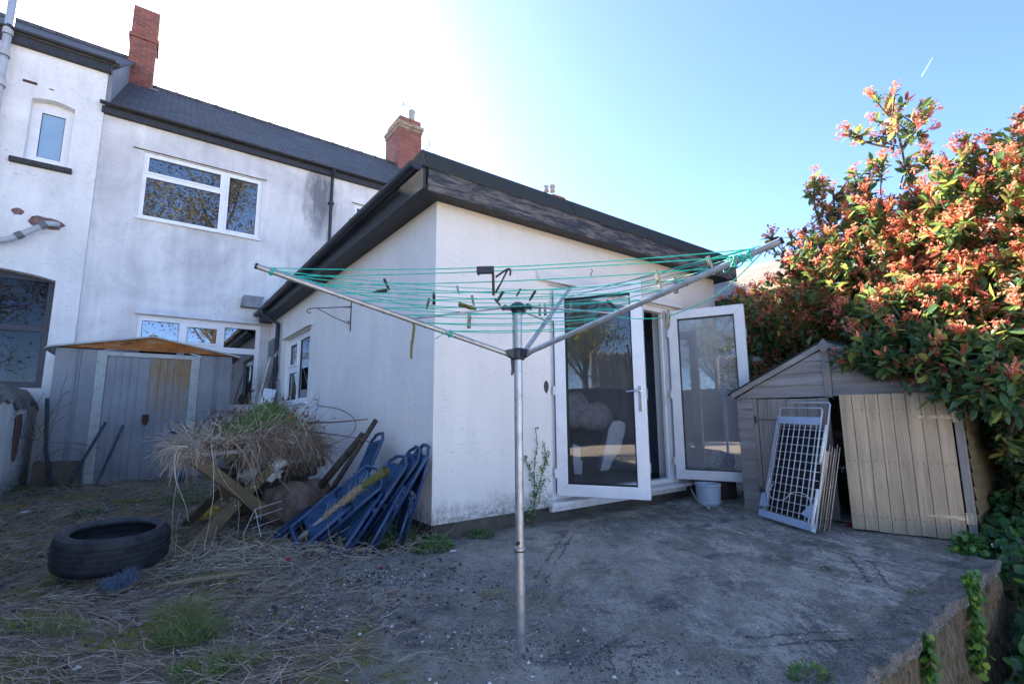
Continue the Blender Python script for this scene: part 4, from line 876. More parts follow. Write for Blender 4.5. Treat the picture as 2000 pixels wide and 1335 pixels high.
arc([(620, 792, 5.6), (660, 798, 5.4), (690, 815, 5.2), (694, 835, 5.1), (680, 852, 5.0), (640, 872, 5.0)], .006, 'twig', 'thin brown hoop of bramble standing out at the right of the heap')
arc([(600, 825, 5.2), (650, 824, 5.1), (690, 821, 5.0), (718, 818, 5.0)], .011, 'twig', 'snapped brown branch pointing right from the heap of cuttings')
arc([(590, 840, 5.1), (650, 848, 4.9), (700, 856, 4.8), (745, 871, 4.7)], .007, 'twig', 'long thin twig reaching from the heap towards the blue chairs')
arc([(325, 820, 5.9), (370, 838, 5.7), (405, 846, 5.5)], .010, 'wood_handle', 'pale cut stick poking out at the left of the heap')
arc([(333, 843, 6.2), (400, 846, 6.0), (440, 850, 5.8)], .018, 'dark_tube', 'dark green tube end under the dry stems at the left of the heap', 'tube', 'tube')
arc([(395, 828, 6.1), (415, 806, 6.1), (450, 803, 6.0), (480, 815, 5.9)], .009, 'twig', 'dark arched stem behind the left of the heap')

# things under and beside the table
def lump(name, c, r, mat, label, cat_, seed=1, amp=.22, n=20, fold=5., parent=None):
    V = []; Fc = []; m = n // 2
    for i in range(m + 1):
        th_ = PI * i / m
        for j in range(n):
            ph = 2 * PI * j / n; d = Vector((math.sin(th_) * math.cos(ph), math.sin(th_) * math.sin(ph), math.cos(th_)))
            k = 1 + amp * (math.sin(fold * d.x + seed) * math.sin(fold * .9 * d.y + seed * 2) + .5 * math.sin(fold * 2.2 * d.z + d.x * 7 + seed)) ; zz = d.z * r[2] * k
            V.append((c[0] + d.x * r[0] * k, c[1] + d.y * r[1] * k, max(c[2] + zz, .012)))
    for i in range(m):
        for j in range(n): Fc.append((i * n + j, (i + 1) * n + j, (i + 1) * n + (j + 1) % n, i * n + (j + 1) % n))
    mb = MB(); mb.add(V, Fc); o = mb.build(name, mat, parent, smooth=True)
    return tag(o, label, cat_) if parent is None else o
q = onf(585, 950, 4.95); lump('sack', (q.x, q.y, .20), (.33, .26, .24), 'sack', 'full brown sack slumped under the right end of the table', 'sack', 2, .14, 34, 4)
q = onf(512, 925, 4.75); lump('crumpled_bag', (q.x, q.y, q.z), (.16, .12, .07), 'white_bag', 'crumpled white plastic bag stuffed under the tabletop', 'bag', 5, .3, 26, 7)
q = onf(540, 905, 4.7); lump('crumpled_bag', (q.x, q.y, q.z), (.075, .08, .05), 'white_bag', 'white plastic bag bulging out just below the drooping stems', 'bag', 8, .3, 26, 6)
q = onf(466, 905, 5.4); lump('green_bag', (q.x, q.y, q.z), (.09, .09, .08), 'green_dark', 'dark green bag in the shade under the tabletop', 'bag', 3, .3, 20, 6)
q = onf(407, 1000, 5.2); lump('crumpled_bag', (q.x, q.y, .07), (.13, .10, .07), 'yellow_bag', 'crumpled yellow and white packet on the ground between the table legs', 'packet', 4, .4, 26, 8)
# stones/logs of packed rubbish that carry the bags
mb = MB(); q0 = onf(470, 960, 5.5)
for k in range(5): a = Vector((.75 + .1 * k, 5.6 + .05 * k, .12 + .09 * k)); mb.tube([a, a + Vector((.55, .15, .05))], .05, 9)
single('log_stack', mb, 'bark', 'short dark logs stacked under the table', 'logs')
# wire rack on the ground in front of the sack
mb = MB(); A0 = Vector((.80, 4.80, .03)); B0 = Vector((1.30, 5.25, .05)); up_ = Vector((.02, -.0, .24))
for t in (0, .35, .7, 1): mb.tube([A0 + up_ * t, B0 + up_ * t], .003, 5)
for t in (0, 1): p = A0.lerp(B0, t); mb.tube([p - Vector((.06, -.05, 0)), p + up_, p + Vector((.07, -.09, 0))], .0035, 5)
single('wire_rack', mb, 'white_wire', 'small bent white wire rack lying below the crossed table legs', 'wire rack')

# ------------------------------------------------------------------ blue folding chairs leaning in a fan against the wall
def bez(p, q, r_, n=7): return [(p * (1 - t) ** 2 + q * 2 * t * (1 - t) + r_ * t * t) for t in [i / (n - 1) for i in range(n)]]
def chair(bl, tl, wdir, width, label, seed=0, arch=True, rad=.0145):
    """folded garden chair: bl bottom and tl top of the left rail, wdir the direction across"""
    bl, tl = Vector(bl), Vector(tl); L_ = (tl - bl).length; e = (tl - bl).normalized(); wd = Vector(wdir); wd = (wd - e * wd.dot(e)).normalized(); n = e.cross(wd).normalized()
    if n.dot(CAM - bl) < 0: n = -n
    c = thing('folding_chair', label, 'chair', tuple(bl), 'blue folding chairs leaning in a pile against the wall')
    P = lambda a, b, q=0.: bl + wd * a + e * b + n * q
    W = width; r = .05; m = MB()
    path = [P(0, 0), P(0, L_ - r)] + bez(P(0, L_ - r), P(0, L_), P(r, L_ + .01))[1:] + bez(P(W / 2 - .08, L_ + .045 if arch else L_ + .01), P(W / 2, L_ + .055 if arch else L_ + .01), P(W / 2 + .08, L_ + .045 if arch else L_ + .01)) + bez(P(W - r, L_ + .01), P(W, L_), P(W, L_ - r)) + [P(W, 0)]
    m.tube(path, rad, 8); m.tube([P(0, L_ * .55), P(W, L_ * .55)], rad * .8, 7); m.tube([P(0, .1), P(W, .1)], rad * .8, 7); m.build('back_frame', 'blue_metal', c, smooth=True)
    m = MB(); i_ = .03; q = .032
    m.tube([P(i_, L_ * .62, q), P(i_, .03, q)] + bez(P(i_, .0, q), P(i_, -.02, q), P(i_ + .04, -.02, q))[1:] + [P(W - i_ - .04, -.02, q)] + bez(P(W - i_ - .04, -.02, q), P(W - i_, -.02, q), P(W - i_, .03, q))[1:] + [P(W - i_, L_ * .62, q)], rad, 8)
    m.build('leg_frame', 'blue_metal', c, smooth=True)
    def sheet(b0, b1, q, nm, sag=.02, a0=.015):
        m = MB(); V = []; nn = 9
        for i in range(nn):
            for j in range(nn):
                s, t = i / (nn - 1), j / (nn - 1); V.append(P(a0 + (W - 2 * a0) * s, b0 + (b1 - b0) * t, q - sag * math.sin(PI * s) * math.sin(PI * t)))
        m.add(V, [(i * nn + j, (i + 1) * nn + j, (i + 1) * nn + j + 1, i * nn + j + 1) for i in range(nn - 1) for j in range(nn - 1)]); o = m.build(nm, 'blue_fabric', c, smooth=True); s = o.modifiers.new('thick', 'SOLIDIFY'); s.thickness = .005
    sheet(L_ * .62, L_ * .97, .0, 'backrest'); sheet(L_ * .12, L_ * .54, .030, 'seat', .015, .03)
    m = MB()
    for a in (0, W): m.tube([P(a - .008, L_ * .45, .016), P(a + .008, L_ * .45, .016)], .02, 8)
    m.build_each('pivot', 'blue_metal', c); return c
g3 = lambda x, y: (240 + x * .33, 720 + y * .33)
def rail(b, t, db, dt): return (onf(*g3(*b), db), onf(*g3(*t), dt))
def chz(b, t, dt, W, wd, lab, **k):
    x, y = g3(*b); p = onz(x, y, .02); q = onf(*g3(*t), dt); return chair(p, q, wd, W, lab, **k)
chz((1480, 1085), (1812, 500), 4.06, .30, (.12, 1, .02), 'front blue folding chair, its arched pale top nearest the corner of the wall')
chz((1390, 1060), (1760, 530), 4.12, .30, (.05, 1, .02), 'second blue folding chair, tucked behind the front one')
chz((1325, 1100), (1690, 560), 4.16, .33, (-.1, 1, .02), 'blue folding chair in the middle of the fan, third from the wall corner')
chz((1080, 1092), (1540, 690), 4.10, .42, (-.3, 1, .02), 'blue folding chair lying lowest at the front with its long seat panel showing')
chz((1110, 1060), (1490, 700), 4.30, .40, (-.2, 1, .05), 'blue folding chair just under the straw covered pole')
chz((905, 1030), (1340, 690), 4.75, .30, (.3, 1, .02), 'leftmost blue folding chair, its feet by the wire rack')
chz((1650, 1060), (1800, 575), 4.05, .28, (.2, .95, 0), 'upright dark blue folding chair closest to the green weeds')
chz((1290, 1000), (1545, 400), 4.72, .30, (.1, 1, .1), 'rearmost blue folding chair showing above the others beside the heap')
# pole bound with fraying rope
a, b, c_ = onz(*g3(990, 1050), .03), onf(*g3(1420, 690), 4.12), onf(*g3(1560, 600), 4.05)
mb = MB(); mb.tube([a, a.lerp(b, .55)], .02, 10); single('fence_stake', mb, 'wood_grey_v', 'grey round stake running up under the rope bound pole', 'stake', smooth=True)
rp = thing('parasol_pole', 'pole in a frayed straw cover with green cloth end, lying on the blue chairs', 'pole', tuple(a.lerp(b, .5)))
mb = MB(); pts = [a.lerp(b, t) for t in np.linspace(.46, 1, 22)]; mb.tube(pts, [.026 + .005 * math.sin(i * 2.1) for i in range(22)], 10); mb.build('straw_cover', 'wood_handle', rp, smooth=True)
mb = MB(); mb.tube([b, b.lerp(c_, .5), c_], [.028, .034, .042], 12, cap=False); mb.tube([c_, b.lerp(c_, .3)], [.038, .024], 12, cap=False); mb.build('cloth_end', 'weed_cloth' if 'weed_cloth' in MT else 'peg_green', rp, smooth=True)
pa = np.array([list(a.lerp(b, t)) for t in RNG.uniform(.46, 1.05, 420)]); D = rdir(420) * .5 + np.array(list((b - a).normalized())); V, Fq, own, _ = strands(pa + rdir(420) * .025, D, RNG.uniform(.03, .09, 420), .3, .0012, 3); npmesh('fray', V, Fq, 'straw', rp, np.clip(RNG.normal(.85, .1, 420), 0, 1)[own])
# old posts behind the chairs
a = onf(*g3(1360, 520), 4.9); b = onf(*g3(1500, 300), 4.95); mb = MB(); mb.tube([a + (a - b) * 1.1, b], .026, 10); single('post', mb, 'soil_wood', 'dark round post end sticking up behind the rearmost chair', 'post', smooth=True)
a = onf(*g3(1330, 500), 5.0); b = onf(*g3(1425, 385), 5.0); mb = MB(); mb.tube([a + (a - b) * 1.8, b], .035, 10); single('post', mb, 'soil_wood', 'short thick dark log beside the round post behind the chairs', 'post', smooth=True)

# ------------------------------------------------------------------ tyre
c_ = onf(221, 1064, 3.42); ty = thing('tyre', 'black car tyre lying flat on the straw', 'tyre', tuple(c_))
R_ = .315; h = .125
prof = [(.285, -.10), (.292, -.115), (.33, -.128), (.372, -.120), (.395, -.100), (.402, -.08), (.404, -.052), (.396, -.050), (.396, -.044), (.405, -.042), (.406, -.016), (.398, -.014), (.398, -.007), (.406, -.005), (.406, .020), (.398, .022), (.398, .029), (.405, .031), (.404, .056), (.396, .058), (.396, .063), (.402, .066), (.399, .085), (.386, .108), (.362, .121), (.335, .128), (.315, .124), (.298, .116), (.285, .112), (.278, .102), (.281, .09), (.33, .075), (.372, .05), (.386, 0), (.372, -.05), (.33, -.075), (.281, -.09), (.285, -.10)]
AX = (Matrix.Rotation(math.radians(3), 3, RT) @ Matrix.Rotation(math.radians(3), 3, FW))
mb = MB(); mb.lathe([((r if r > .36 else r * 1.05) * R_ / .405, z * .92) for r, z in prof], c_, 110, AX); mb.build('carcass', 'rubber', ty)
mb = MB()
for k in range(110):   # tread sipes on the shoulder
    a = 2 * PI * k / 110; d = AX @ Vector((math.cos(a), math.sin(a), 0)); d2 = AX @ Vector((math.cos(a + .045), math.sin(a + .045), 0)); zz = AX @ Vector((0, 0, 1))
    mb.beam(c_ + d * .312 + zz * .062, c_ + d2 * .297 + zz * .101, .005, .006, d)
mb.build('tread_blocks', 'rubber', ty)

# ------------------------------------------------------------------ broom head and loose handle
q = onz(240, 1150, .04); ax = (onz(276, 1128, .05) - onz(205, 1165, .05)).normalized(); Z = Vector((0, 0, 1)); sd = ax.cross(Z)
bh = thing('yard_brush', 'handleless yard brush lying upside down with blue bristles in front of the tyre', 'brush', tuple(q))
mb = MB(); mb.beam(q - ax * .13, q + ax * .13, .06, .05, (Z + sd * .5)); mb.build('block', 'wood_table', bh, bevel=.006)
n = 420; P0 = np.array([list(q + ax * random.uniform(-.12, .12) + sd * random.uniform(-.02, .025) + Z * .012) for _ in range(n)]); D = np.array(list(Z * 1. - sd * .35)) + RNG.normal(size=(n, 3)) * .28
V, Fq, own, _ = strands(P0, D, RNG.uniform(.06, .105, n), .12, .0014, 3); npmesh('bristles', V, Fq, 'bristle', bh)
a, b = onz(302, 1146, .05), onz(498, 1116, .035); mb = MB(); mb.tube([a, a.lerp(b, .3) + Z * .006, a.lerp(b, .7), b], [.009, .016, .0155, .013], 10); single('wooden_pole', mb, 'wood_handle', 'loose round wooden pole lying in the straw right of the brush', 'wooden pole', smooth=True)

# ------------------------------------------------------------------ rotary clothes airer
RB = onz(1017, 1270); hub = onf(1017, 692, (RB - Vector((0, 0, 0))).dot(FW)); hub = Vector((RB.x, RB.y, 1.353)); top = Vector((RB.x, RB.y, 1.585))
RA = thing('rotary_airer', 'grey metal rotary clothes airer with green lines standing in the middle of the patio', 'clothes airer', (RB.x, RB.y, 0))
mb = MB(); mb.lathe([(0, -.02), (.0235, -.02), (.0235, .445), (.0, .445)], RB, 20); mb.build('ground_tube', 'galv', RA, smooth=False)
mb = MB(); mb.lathe([(.0, .435), (.0265, .435), (.0265, .447), (.0205, .449), (.0205, 1.58), (0, 1.58)], RB, 20); mb.build('pole', 'galv', RA)
mb = MB(); mb.lathe([(0, .428), (.0262, .428), (.0262, .4345), (0, .4345)], RB, 16); mb.tube([RB + Vector((-.03, -.02, .47)), RB + Vector((-.005, -.005, .47))], .008, 8); mb.build('rust_ring', 'rust_dark', RA)
def cam2w(q): return RT * q[0] + FW * q[1] + Vector((0, 0, q[2]))
tips = [cam2w((-1.0959, 2.01537, 1.69795)), cam2w((.96222, 1.655, 1.66488)), cam2w((.41895, 3.42074, 1.95489))]
roots = []
mb = MB(); mb.lathe([(0.0, -.028), (.030, -.028), (.034, -.015), (.034, .018), (.028, .03), (.0215, .031)], hub, 18)
for t in tips:
    d = (t - hub); d.z = 0; d.normalize(); roots.append(hub + d * .05)
    e = d.cross(Vector((0, 0, 1))); 
    for s in (-1, 1): mb.prism([hub + e * s * .016 + d * .015 - Vector((0, 0, .026)), hub + e * s * .016 + d * .066 - Vector((0, 0, .004)), hub + e * s * .016 + d * .066 + Vector((0, 0, .02)), hub + e * s * .016 + d * .015 + Vector((0, 0, .028))], e * s * .004)
    mb.tube([hub + d * .05 - e * .022, hub + d * .05 + e * .022], .006, 8)
mb.build('hub', 'black_plastic', RA)
mb = MB(); mb.lathe([(0, .03), (.02, .03), (.042, .012), (.044, -.006), (.030, -.014), (.028, -.03), (.0212, -.031)], top, 18)
for t in tips: d = (t - hub); d.z = 0; d.normalize(); e = d.cross(Vector((0, 0, 1))); mb.beam(top + d * .03, top + d * .068, .022, .02); mb.tube([top + d * .07 - e * .014, top + d * .07 + e * .014], .013, 10)
mb.build('top_cap', 'black_plastic', RA)
mb = MB()
for k in range(18): z = 1.375 + k * .0105; mb.beam(RB - RT * .0205 + Vector((0, 0, z)), RB - RT * .027 + Vector((0, 0, z - .004)), .006, .005)
mb.beam(RB - RT * .024 + Vector((0, 0, 1.26)), RB - RT * .030 + Vector((0, 0, 1.34)), .01, .016, tuple(RT)); mb.beam(RB - RT * .032 + Vector((0, 0, 1.25)), RB - RT * .026 + Vector((0, 0, 1.30)), .012, .01, tuple(RT)); mb.build('ratchet', 'black_plastic', RA)
HOLES = [.045, .13, .215, .30, .385, .47, .55, .64, .74]
for r0, t in zip(roots, tips):
    mb = MB(); mb.tube([r0, t], .0125, 12); am = mb.build('arm', 'galv', RA, smooth=False)
    mb = MB(); d = (t - r0).normalized(); mb.tube([t - d * .004, t + d * .006], .0135, 12); mb.build('end_cap', 'black_plastic', am)
    mb = MB(); mb.tube([top + (Vector((t.x - hub.x, t.y - hub.y, 0))).normalized() * .07, r0.lerp(t, .43)], .0048, 8); mb.build('stay', 'galv', RA, smooth=True)
    mb = MB()
    for hh in HOLES + [.57]:
        p = t.lerp(r0, hh); mb.tube([p - Vector((0, 0, .014)), p + Vector((0, 0, .014))], .0048, 8)
    mb.build_each('eyelet', 'pvc_joint', am)
LINES = []; LR = .0023
mb = MB()
for k, hh in enumerate(HOLES):
    for (i, j) in ((0, 1), (1, 2), (2, 0)):
        hi = hh; hj = HOLES[min(k + (1 if (i == 0 and k % 3 == 1) else 0), 8)]
        a, b = tips[i].lerp(roots[i], hi), tips[j].lerp(roots[j], hh if k else .075); sag = (b - a).length * random.uniform(.008, .022); pts = []
        a = a + Vector((0, 0, .012)); b = b + Vector((0, 0, .012))
        for q in np.linspace(0, 1, 15): p = a.lerp(b, q); p.z -= sag * 4 * q * (1 - q); pts.append(p)
        LINES.append(pts); mb.tube(pts, LR, 5, cap=False)
# slack loop hanging from the right arm, doubled cords along the arms, knots
def spline(P, n=6):
    Q = []
    for i in range(len(P) - 1):
        p0, p1, p2, p3 = P[max(i - 1, 0)], P[i], P[i + 1], P[min(i + 2, len(P) - 1)]
        for t in np.linspace(0, 1, n, endpoint=False): Q.append(.5 * ((2 * p1) + (p2 - p0) * t + (2 * p0 - 5 * p1 + 4 * p2 - p3) * t * t + (3 * p1 - p0 - 3 * p2 + p3) * t ** 3))
    return Q + [P[-1]]
sl = spline([onf(1490, 492, 1.70), onf(1420, 560, 1.8), onf(1370, 592, 1.88), onf(1300, 618, 1.98), onf(1250, 622, 2.0), onf(1205, 619, 2.02)]); mb.tube(sl, LR, 5); LINES.append(sl)
s2 = spline([tips[0].lerp(roots[0], .05) + Vector((0, 0, .014)), onf(700, 575, 2.5), onf(870, 606, 3.2), onf(985, 612, 3.3), tips[2].lerp(roots[2], .3)]); mb.tube(s2, LR, 5); LINES.append(s2)
s3 = spline([tips[0].lerp(roots[0], .05) + Vector((0, 0, .014)), onf(640, 556, 2.25), onf(820, 566, 2.8), tips[2].lerp(roots[2], .12)]); mb.tube(s3, LR, 5); LINES.append(s3)
s4 = spline([tips[1].lerp(roots[1], .06) + Vector((0, 0, .014)), onf(1330, 520, 2.0), onf(1200, 556, 2.6), tips[2].lerp(roots[2], .2)]); mb.tube(s4, LR, 5); LINES.append(s4)
for t, r0, hs_ in ((tips[0], roots[0], (.05, .74)), (tips[1], roots[1], (.09, .115, .14))):
    d = (r0 - t).normalized(); e = d.cross(Vector((0, 0, 1))).normalized(); g_ = e.cross(d)
    for hh in hs_:
        for w_ in range(3):
            c_ = t.lerp(r0, hh) + d * (.004 * w_); mb.tube([c_ + (e * math.cos(a) + g_ * math.sin(a)) * (.0155 + .001 * w_) + d * .004 * math.sin(a * 2 + w_) for a in np.linspace(0, 2 * PI, 13)], LR, 5)
t, r0 = tips[1], roots[1]; d = (r0 - t).normalized(); e = d.cross(Vector((0, 0, 1))).normalized(); g_ = e.cross(d)
for w_ in range(3):
    c_ = t.lerp(r0, .12 + .02 * w_); mb.tube([c_ + (e * math.cos(a) * .03 + g_ * math.sin(a) * .024) + d * (.03 * math.sin(a + w_)) for a in np.linspace(0, 2 * PI, 15)], LR, 5)
c_ = tips[0].lerp(roots[0], .74); mb.tube([c_, onf(870, 648, 2.2), onf(850, 662, 2.2)], LR, 5)
mb.build('washing_line', 'cord', RA, smooth=True)
# things hanging from the lines
def near(px, py, dmax=9):
    best = None
    for L_ in LINES:
        for i in range(len(L_) - 1):
            for t in (0, .25, .5, .75):
                p = L_[i].lerp(L_[i + 1], t); x, y = proj(p); e = (x - px) ** 2 + (y - py) ** 2
                e = max(e, 9) + p.dot(FW) * 6
                if best is None or e < best[0]: best = (e, p, (L_[i + 1] - L_[i]).normalized())
    return best[1], best[2]
GP = 'clothes pegs clipped on the green lines'
def peg_master(mat, L_=.072):
    t = thing('clothes_peg', 'peg', 'clothes peg', (0, 0, 0), GP)
    for s in (-1, 1):
        m = MB(); m.prism([(-.0045, s * .0012, -L_ * .35), (-.0045, s * .007, -L_ * .1), (-.0045, s * .0075, L_ * .1), (-.0045, s * .0098, L_ * .62), (-.0045, s * .0060, L_ * .65), (-.0045, s * .002, L_ * .12), (-.0045, s * .0006, -L_ * .33)][::s], (.009, 0, 0)); m.build('jaw', mat, t)
    m = MB(); m.tube([(-.0065, 0, .006), (.0065, 0, .006)], .0042, 8); m.tube([(-.006, .002, .008), (-.006, .009, -.006)], .0009, 4); m.tube([(.006, .002, .008), (.006, -.009, -.006)], .0009, 4); m.build('spring', 'rust_dark', t)
    return t
masters = {k: peg_master(k) for k in ('peg_wood', 'peg_dark', 'peg_green')}; used = set()
def place_peg(mat, px, py, ang, label, scale=1., flip=0.):
    """ang: lean of the peg in the view plane, 0 handles up, 180 hanging down"""
    src = masters[mat]; p, d = near(px, py)
    if mat in used:
        r = src.copy(); C.objects.link(r)
        for ch in src.children: q = ch.copy(); C.objects.link(q); q.parent = r
    else: r = src; used.add(mat)
    vd = (p - CAM).normalized(); rt = vd.cross(Vector((0, 0, 1))).normalized(); up = rt.cross(vd)
    z = (up * math.cos(ang) + rt * math.sin(ang)).normalized(); x = (rt * math.cos(ang) - up * math.sin(ang)); y = z.cross(x)
    Rm = Matrix((x, y, z)).transposed() @ Matrix.Rotation(flip * .45, 3, 'Z'); r.matrix_world = Matrix.Translation(p) @ Rm.to_4x4() @ Matrix.Scale(scale * .88, 4); r['label'] = label; return r
R = math.radians
for a in [
    ('peg_dark', 757, 562, R(-25), 'grey peg standing up beside a dark one, first pair from the left tip', 1., 1.),
    ('peg_dark', 733, 568, R(80), 'dark peg lying flat on the line nearest the left tip', 1.1, 1.4),
    ('peg_dark', 846, 574, R(178), 'dark peg hanging straight down in front of the wall corner', 1.1, 1.2),
    ('peg_wood', 894, 570, R(-15), 'small pale peg half way along the back lines', .9, 1.),
    ('peg_green', 836, 598, R(12), 'greenish peg upright near the dangling strap', .95, .9),
    ('peg_green', 917, 603, R(-75), 'large mossy peg lying across the lines left of the pole', 1.3, 1.2),
    ('peg_dark', 897, 611, R(-95), 'dark peg lying just under the large mossy one', 1.1, .5),
    ('peg_wood', 915, 618, R(182), 'long grey peg hanging below the large mossy one', 1.35, 1.2),
    ('peg_wood', 922, 590, R(-12), 'grey peg standing up behind the large mossy one', 1., 1.),
    ('peg_dark', 973, 590, R(-40), 'dark slanting peg left of the pole head', .9, 1.),
    ('peg_dark', 979, 580, R(30), 'black peg leaning right, leftmost of the leaning three by the pole head', .9, 1.),
    ('peg_dark', 1014, 577, R(30), 'black peg leaning right, middle of the three by the pole head', .9, 1.),
    ('peg_dark', 1034, 579, R(32), 'black peg leaning right, rightmost of the three by the pole head', .8, 1.),
    ('peg_wood', 1054, 602, R(181), 'grey peg hanging right of the pole, left one of a close pair', 1.2, 1.3),
    ('peg_wood', 1063, 602, R(177), 'grey peg hanging right of the pole, right one of a close pair', 1.2, 1.2),
    ('peg_wood', 1116, 600, R(182), 'pale peg hanging in front of the left door glass', 1., 1.2),
    ('peg_dark', 1156, 602, R(58), 'small dark peg tilted right over the door glass', .85, 1.),
    ('peg_dark', 1176, 608, R(92), 'flat dark peg over the door glass', .9, 1.2),
    ('peg_dark', 1200, 600, R(-50), 'dark peg tilted left near the middle of the right arm', .95, 1.),
    ('peg_wood', 1284, 548, R(-12), 'weathered peg clipped over the right arm lines, left of two tall ones', 1.3, .9),
    ('peg_wood', 1324, 555, R(180), 'straight grey peg hanging by the right arm, right of two tall ones', 1.15, 1.2),
    ('peg_wood', 1388, 528, R(-14), 'pale peg highest up the right arm', 1.2, .9),
    ('peg_wood', 1296, 619, R(176), 'pale peg in the cluster on the slack loop of line, left one', 1.15, .7),
    ('peg_wood', 1304, 619, R(186), 'brown peg in the cluster on the slack loop of line, right one', 1.2, 1.2)]:
    place_peg(a[0], a[1], a[2], a[3], a[4], a[5], a[6])
# black clip hanger, hook and rusty strip
p, _ = near(947, 527); dd = p.dot(FW)
W = lambda x, y, e=0.: onf(x, y, dd + e)
mb = MB(); mb.beam(W(931, 528), W(965, 527), .022, .028); mb.tube([W(935, 533), W(935, 538)], .004, 6)
single('clip_hanger', mb, 'black_plastic', 'black plastic clip hanging on the front line left of the pole', 'clip', bevel=.004)
mb = MB(); mb.beam(W(963, 534, .01), W(964, 577, .01), .0012, .011); single('strap', mb, 'rust_dark', 'rusty metal strip dangling beside the black clip', 'strip')
mb = MB(); mb.tube(spline([W(968, 541), W(985, 529), W(994, 525), W(997, 529), W(996, 538)], 4), .0042, 7); mb.tube([W(991, 527), W(978, 553), W(968, 571)], .0042, 7); single('hook', mb, 'black_plastic', 'bent black hanger hook next to the black clip', 'hook', smooth=True)
p, _ = near(1155, 531); dd = p.dot(FW); mb = MB(); mb.tube(spline([W(1155, 525), W(1157, 530), W(1153, 536), W(1156, 538)], 4), .0017, 5); single('wire_hook', mb, 'rust_dark', 'tiny wire hook on the upper line in front of the french doors', 'hook')
p = tips[0].lerp(roots[0], .585); dd = p.dot(FW); mb = MB(); P_ = spline([W(799, 626), W(808, 633), W(807, 655), W(804, 675), W(803, 700)], 5); 
for a, b in zip(P_, P_[1:]): mb.beam(a, b, .0025, .012)
single('strap', mb, 'peg_green', 'frayed dark strap dangling from the left arm', 'strap')
p = tips[1].lerp(roots[1], .78); dd = p.dot(FW); mb = MB(); mb.add([W(1122, 662), W(1150, 645), W(1142, 648, -.01), W(1128, 664, -.012)], [(0, 1, 2, 3)]); mb.tube([W(1122, 664), W(1129, 650), W(1150, 642)], [.008, .012, .006], 7); single('rag', mb, 'peg_green', 'small knotted rag on the lower right arm', 'rag')

# ------------------------------------------------------------------ wooden shed
WX, WA, WB = 5.5, 1.04, 2.98   # front plane x, y range
ws = thing('wooden_shed', 'small weathered wooden garden shed with its doors open, under the red shrub', 'shed', (WX, 2, 0))
WE, WP = 1.27, 1.74
def boards_front(yA, yB, z0, z1, x, name, parent, mat='wood_grey_h', n=None, clip=None):
    m = MB(); n = n or max(1, int(round((z1 - z0) / .115))); h = (z1 - z0) / n
    for k in range(n):
        a, b = z0 + k * h, z0 + (k + 1) * h; ya, yb = yA, yB
        if clip: lo, hi = clip(b); lo2, hi2 = clip(a); 
        else: lo = lo2 = yA; hi = hi2 = yB
        if hi - lo < .01: lo = hi = (lo + hi) / 2
        m.prism([(x, lo2, a + .002), (x, hi2, a + .002), (x, hi, b - .001), (x, lo, b - .001)], (.012, 0, 0)) if False else m.add(
            [(x - .018, lo2, a), (x - .018, hi2, a), (x - .004, hi, b), (x - .004, lo, b), (x + .012, lo2, a), (x + .012, hi2, a), (x + .012, hi, b), (x + .012, lo, b)],
            [(3, 2, 1, 0), (4, 5, 6, 7), (0, 1, 5, 4), (1, 2, 6, 5), (2, 3, 7, 6), (3, 0, 4, 7)])
    return m.build(name, mat, parent)
ym = (WA + WB) / 2; half = (WB - WA) / 2
boards_front(WA, WB, WE - .05, WP - .03, WX, 'gable', ws, n=4, clip=lambda z: (ym - half * min(1, max(0, (WP - .03 - z) / (WP - WE))), ym + half * min(1, max(0, (WP - .03 - z) / (WP - WE)))))
boards_front(2.80, WB, .0, WE - .055, WX, 'front_panel', ws)
mb = MB(); mb.box(WX - .012, WX + .03, WA, WA + .055, 0, WE - .052); mb.build('corner_post', 'wood_grey_v', ws, bevel=.003)
mb = MB(); mb.box(WX - .008, WX + .02, 2.755, 2.797, 0, WE - .052); mb.build('door_post', 'wood_grey_v', ws)
mb = MB()
for sgn in (-1, 1): mb.beam((WX - .03, ym + sgn * .0 + sgn * .012, WP + .01), (WX - .03, ym + sgn * (half + .05), WE - .01), .022, .07, (0, 0, 1))
mb.build_each('barge_board', 'wood_grey_h', ws)
mb = MB(); mb.prism([(WX - .054, ym - .07, WP - .02), (WX - .054, ym, WP - .085), (WX - .054, ym + .07, WP - .02), (WX - .054, ym, WP + .06)], (.012, 0, 0)); mb.box(WX - .036, WX - .02, ym - .032, ym + .032, WE - .06, WP - .05); mb.build('finial', 'wood_grey_v', ws)
mb = MB(); 
for k in range(11):
    z = .0 + k * .112; mb.add([(WX + .02, WA - .016, z), (7.1, WA - .016, z), (7.1, WA - .002, z + .112), (WX + .02, WA - .002, z + .112), (WX + .02, WA + .01, z), (7.1, WA + .01, z), (7.1, WA + .01, z + .112), (WX + .02, WA + .01, z + .112)], [(0, 1, 2, 3), (7, 6, 5, 4), (0, 4, 5, 1), (3, 2, 6, 7)])
mb.build('side_wall', 'wood_side_h', ws)
mb = MB(); mb.box(WX + .02, 7.1, WB - .012, WB, 0, WE - .05); mb.box(7.09, 7.1, WA + .012, WB - .013, 0, WE - .05); mb.box(WX + .02, 7.09, WA + .012, WB - .013, .005, .03); mb.build('far_walls', 'wood_grey_h', ws)
mb = MB()
for sgn in (-1, 1): mb.prism([(WX - .045, ym, WP + .055), (WX - .045, ym, WP + .035), (WX - .045, ym + sgn * (half + .09), WE - .012), (WX - .045, ym + sgn * (half + .09), WE + .008)][::sgn], (1.7, 0, 0))
mb.build('roof', 'felt', ws)
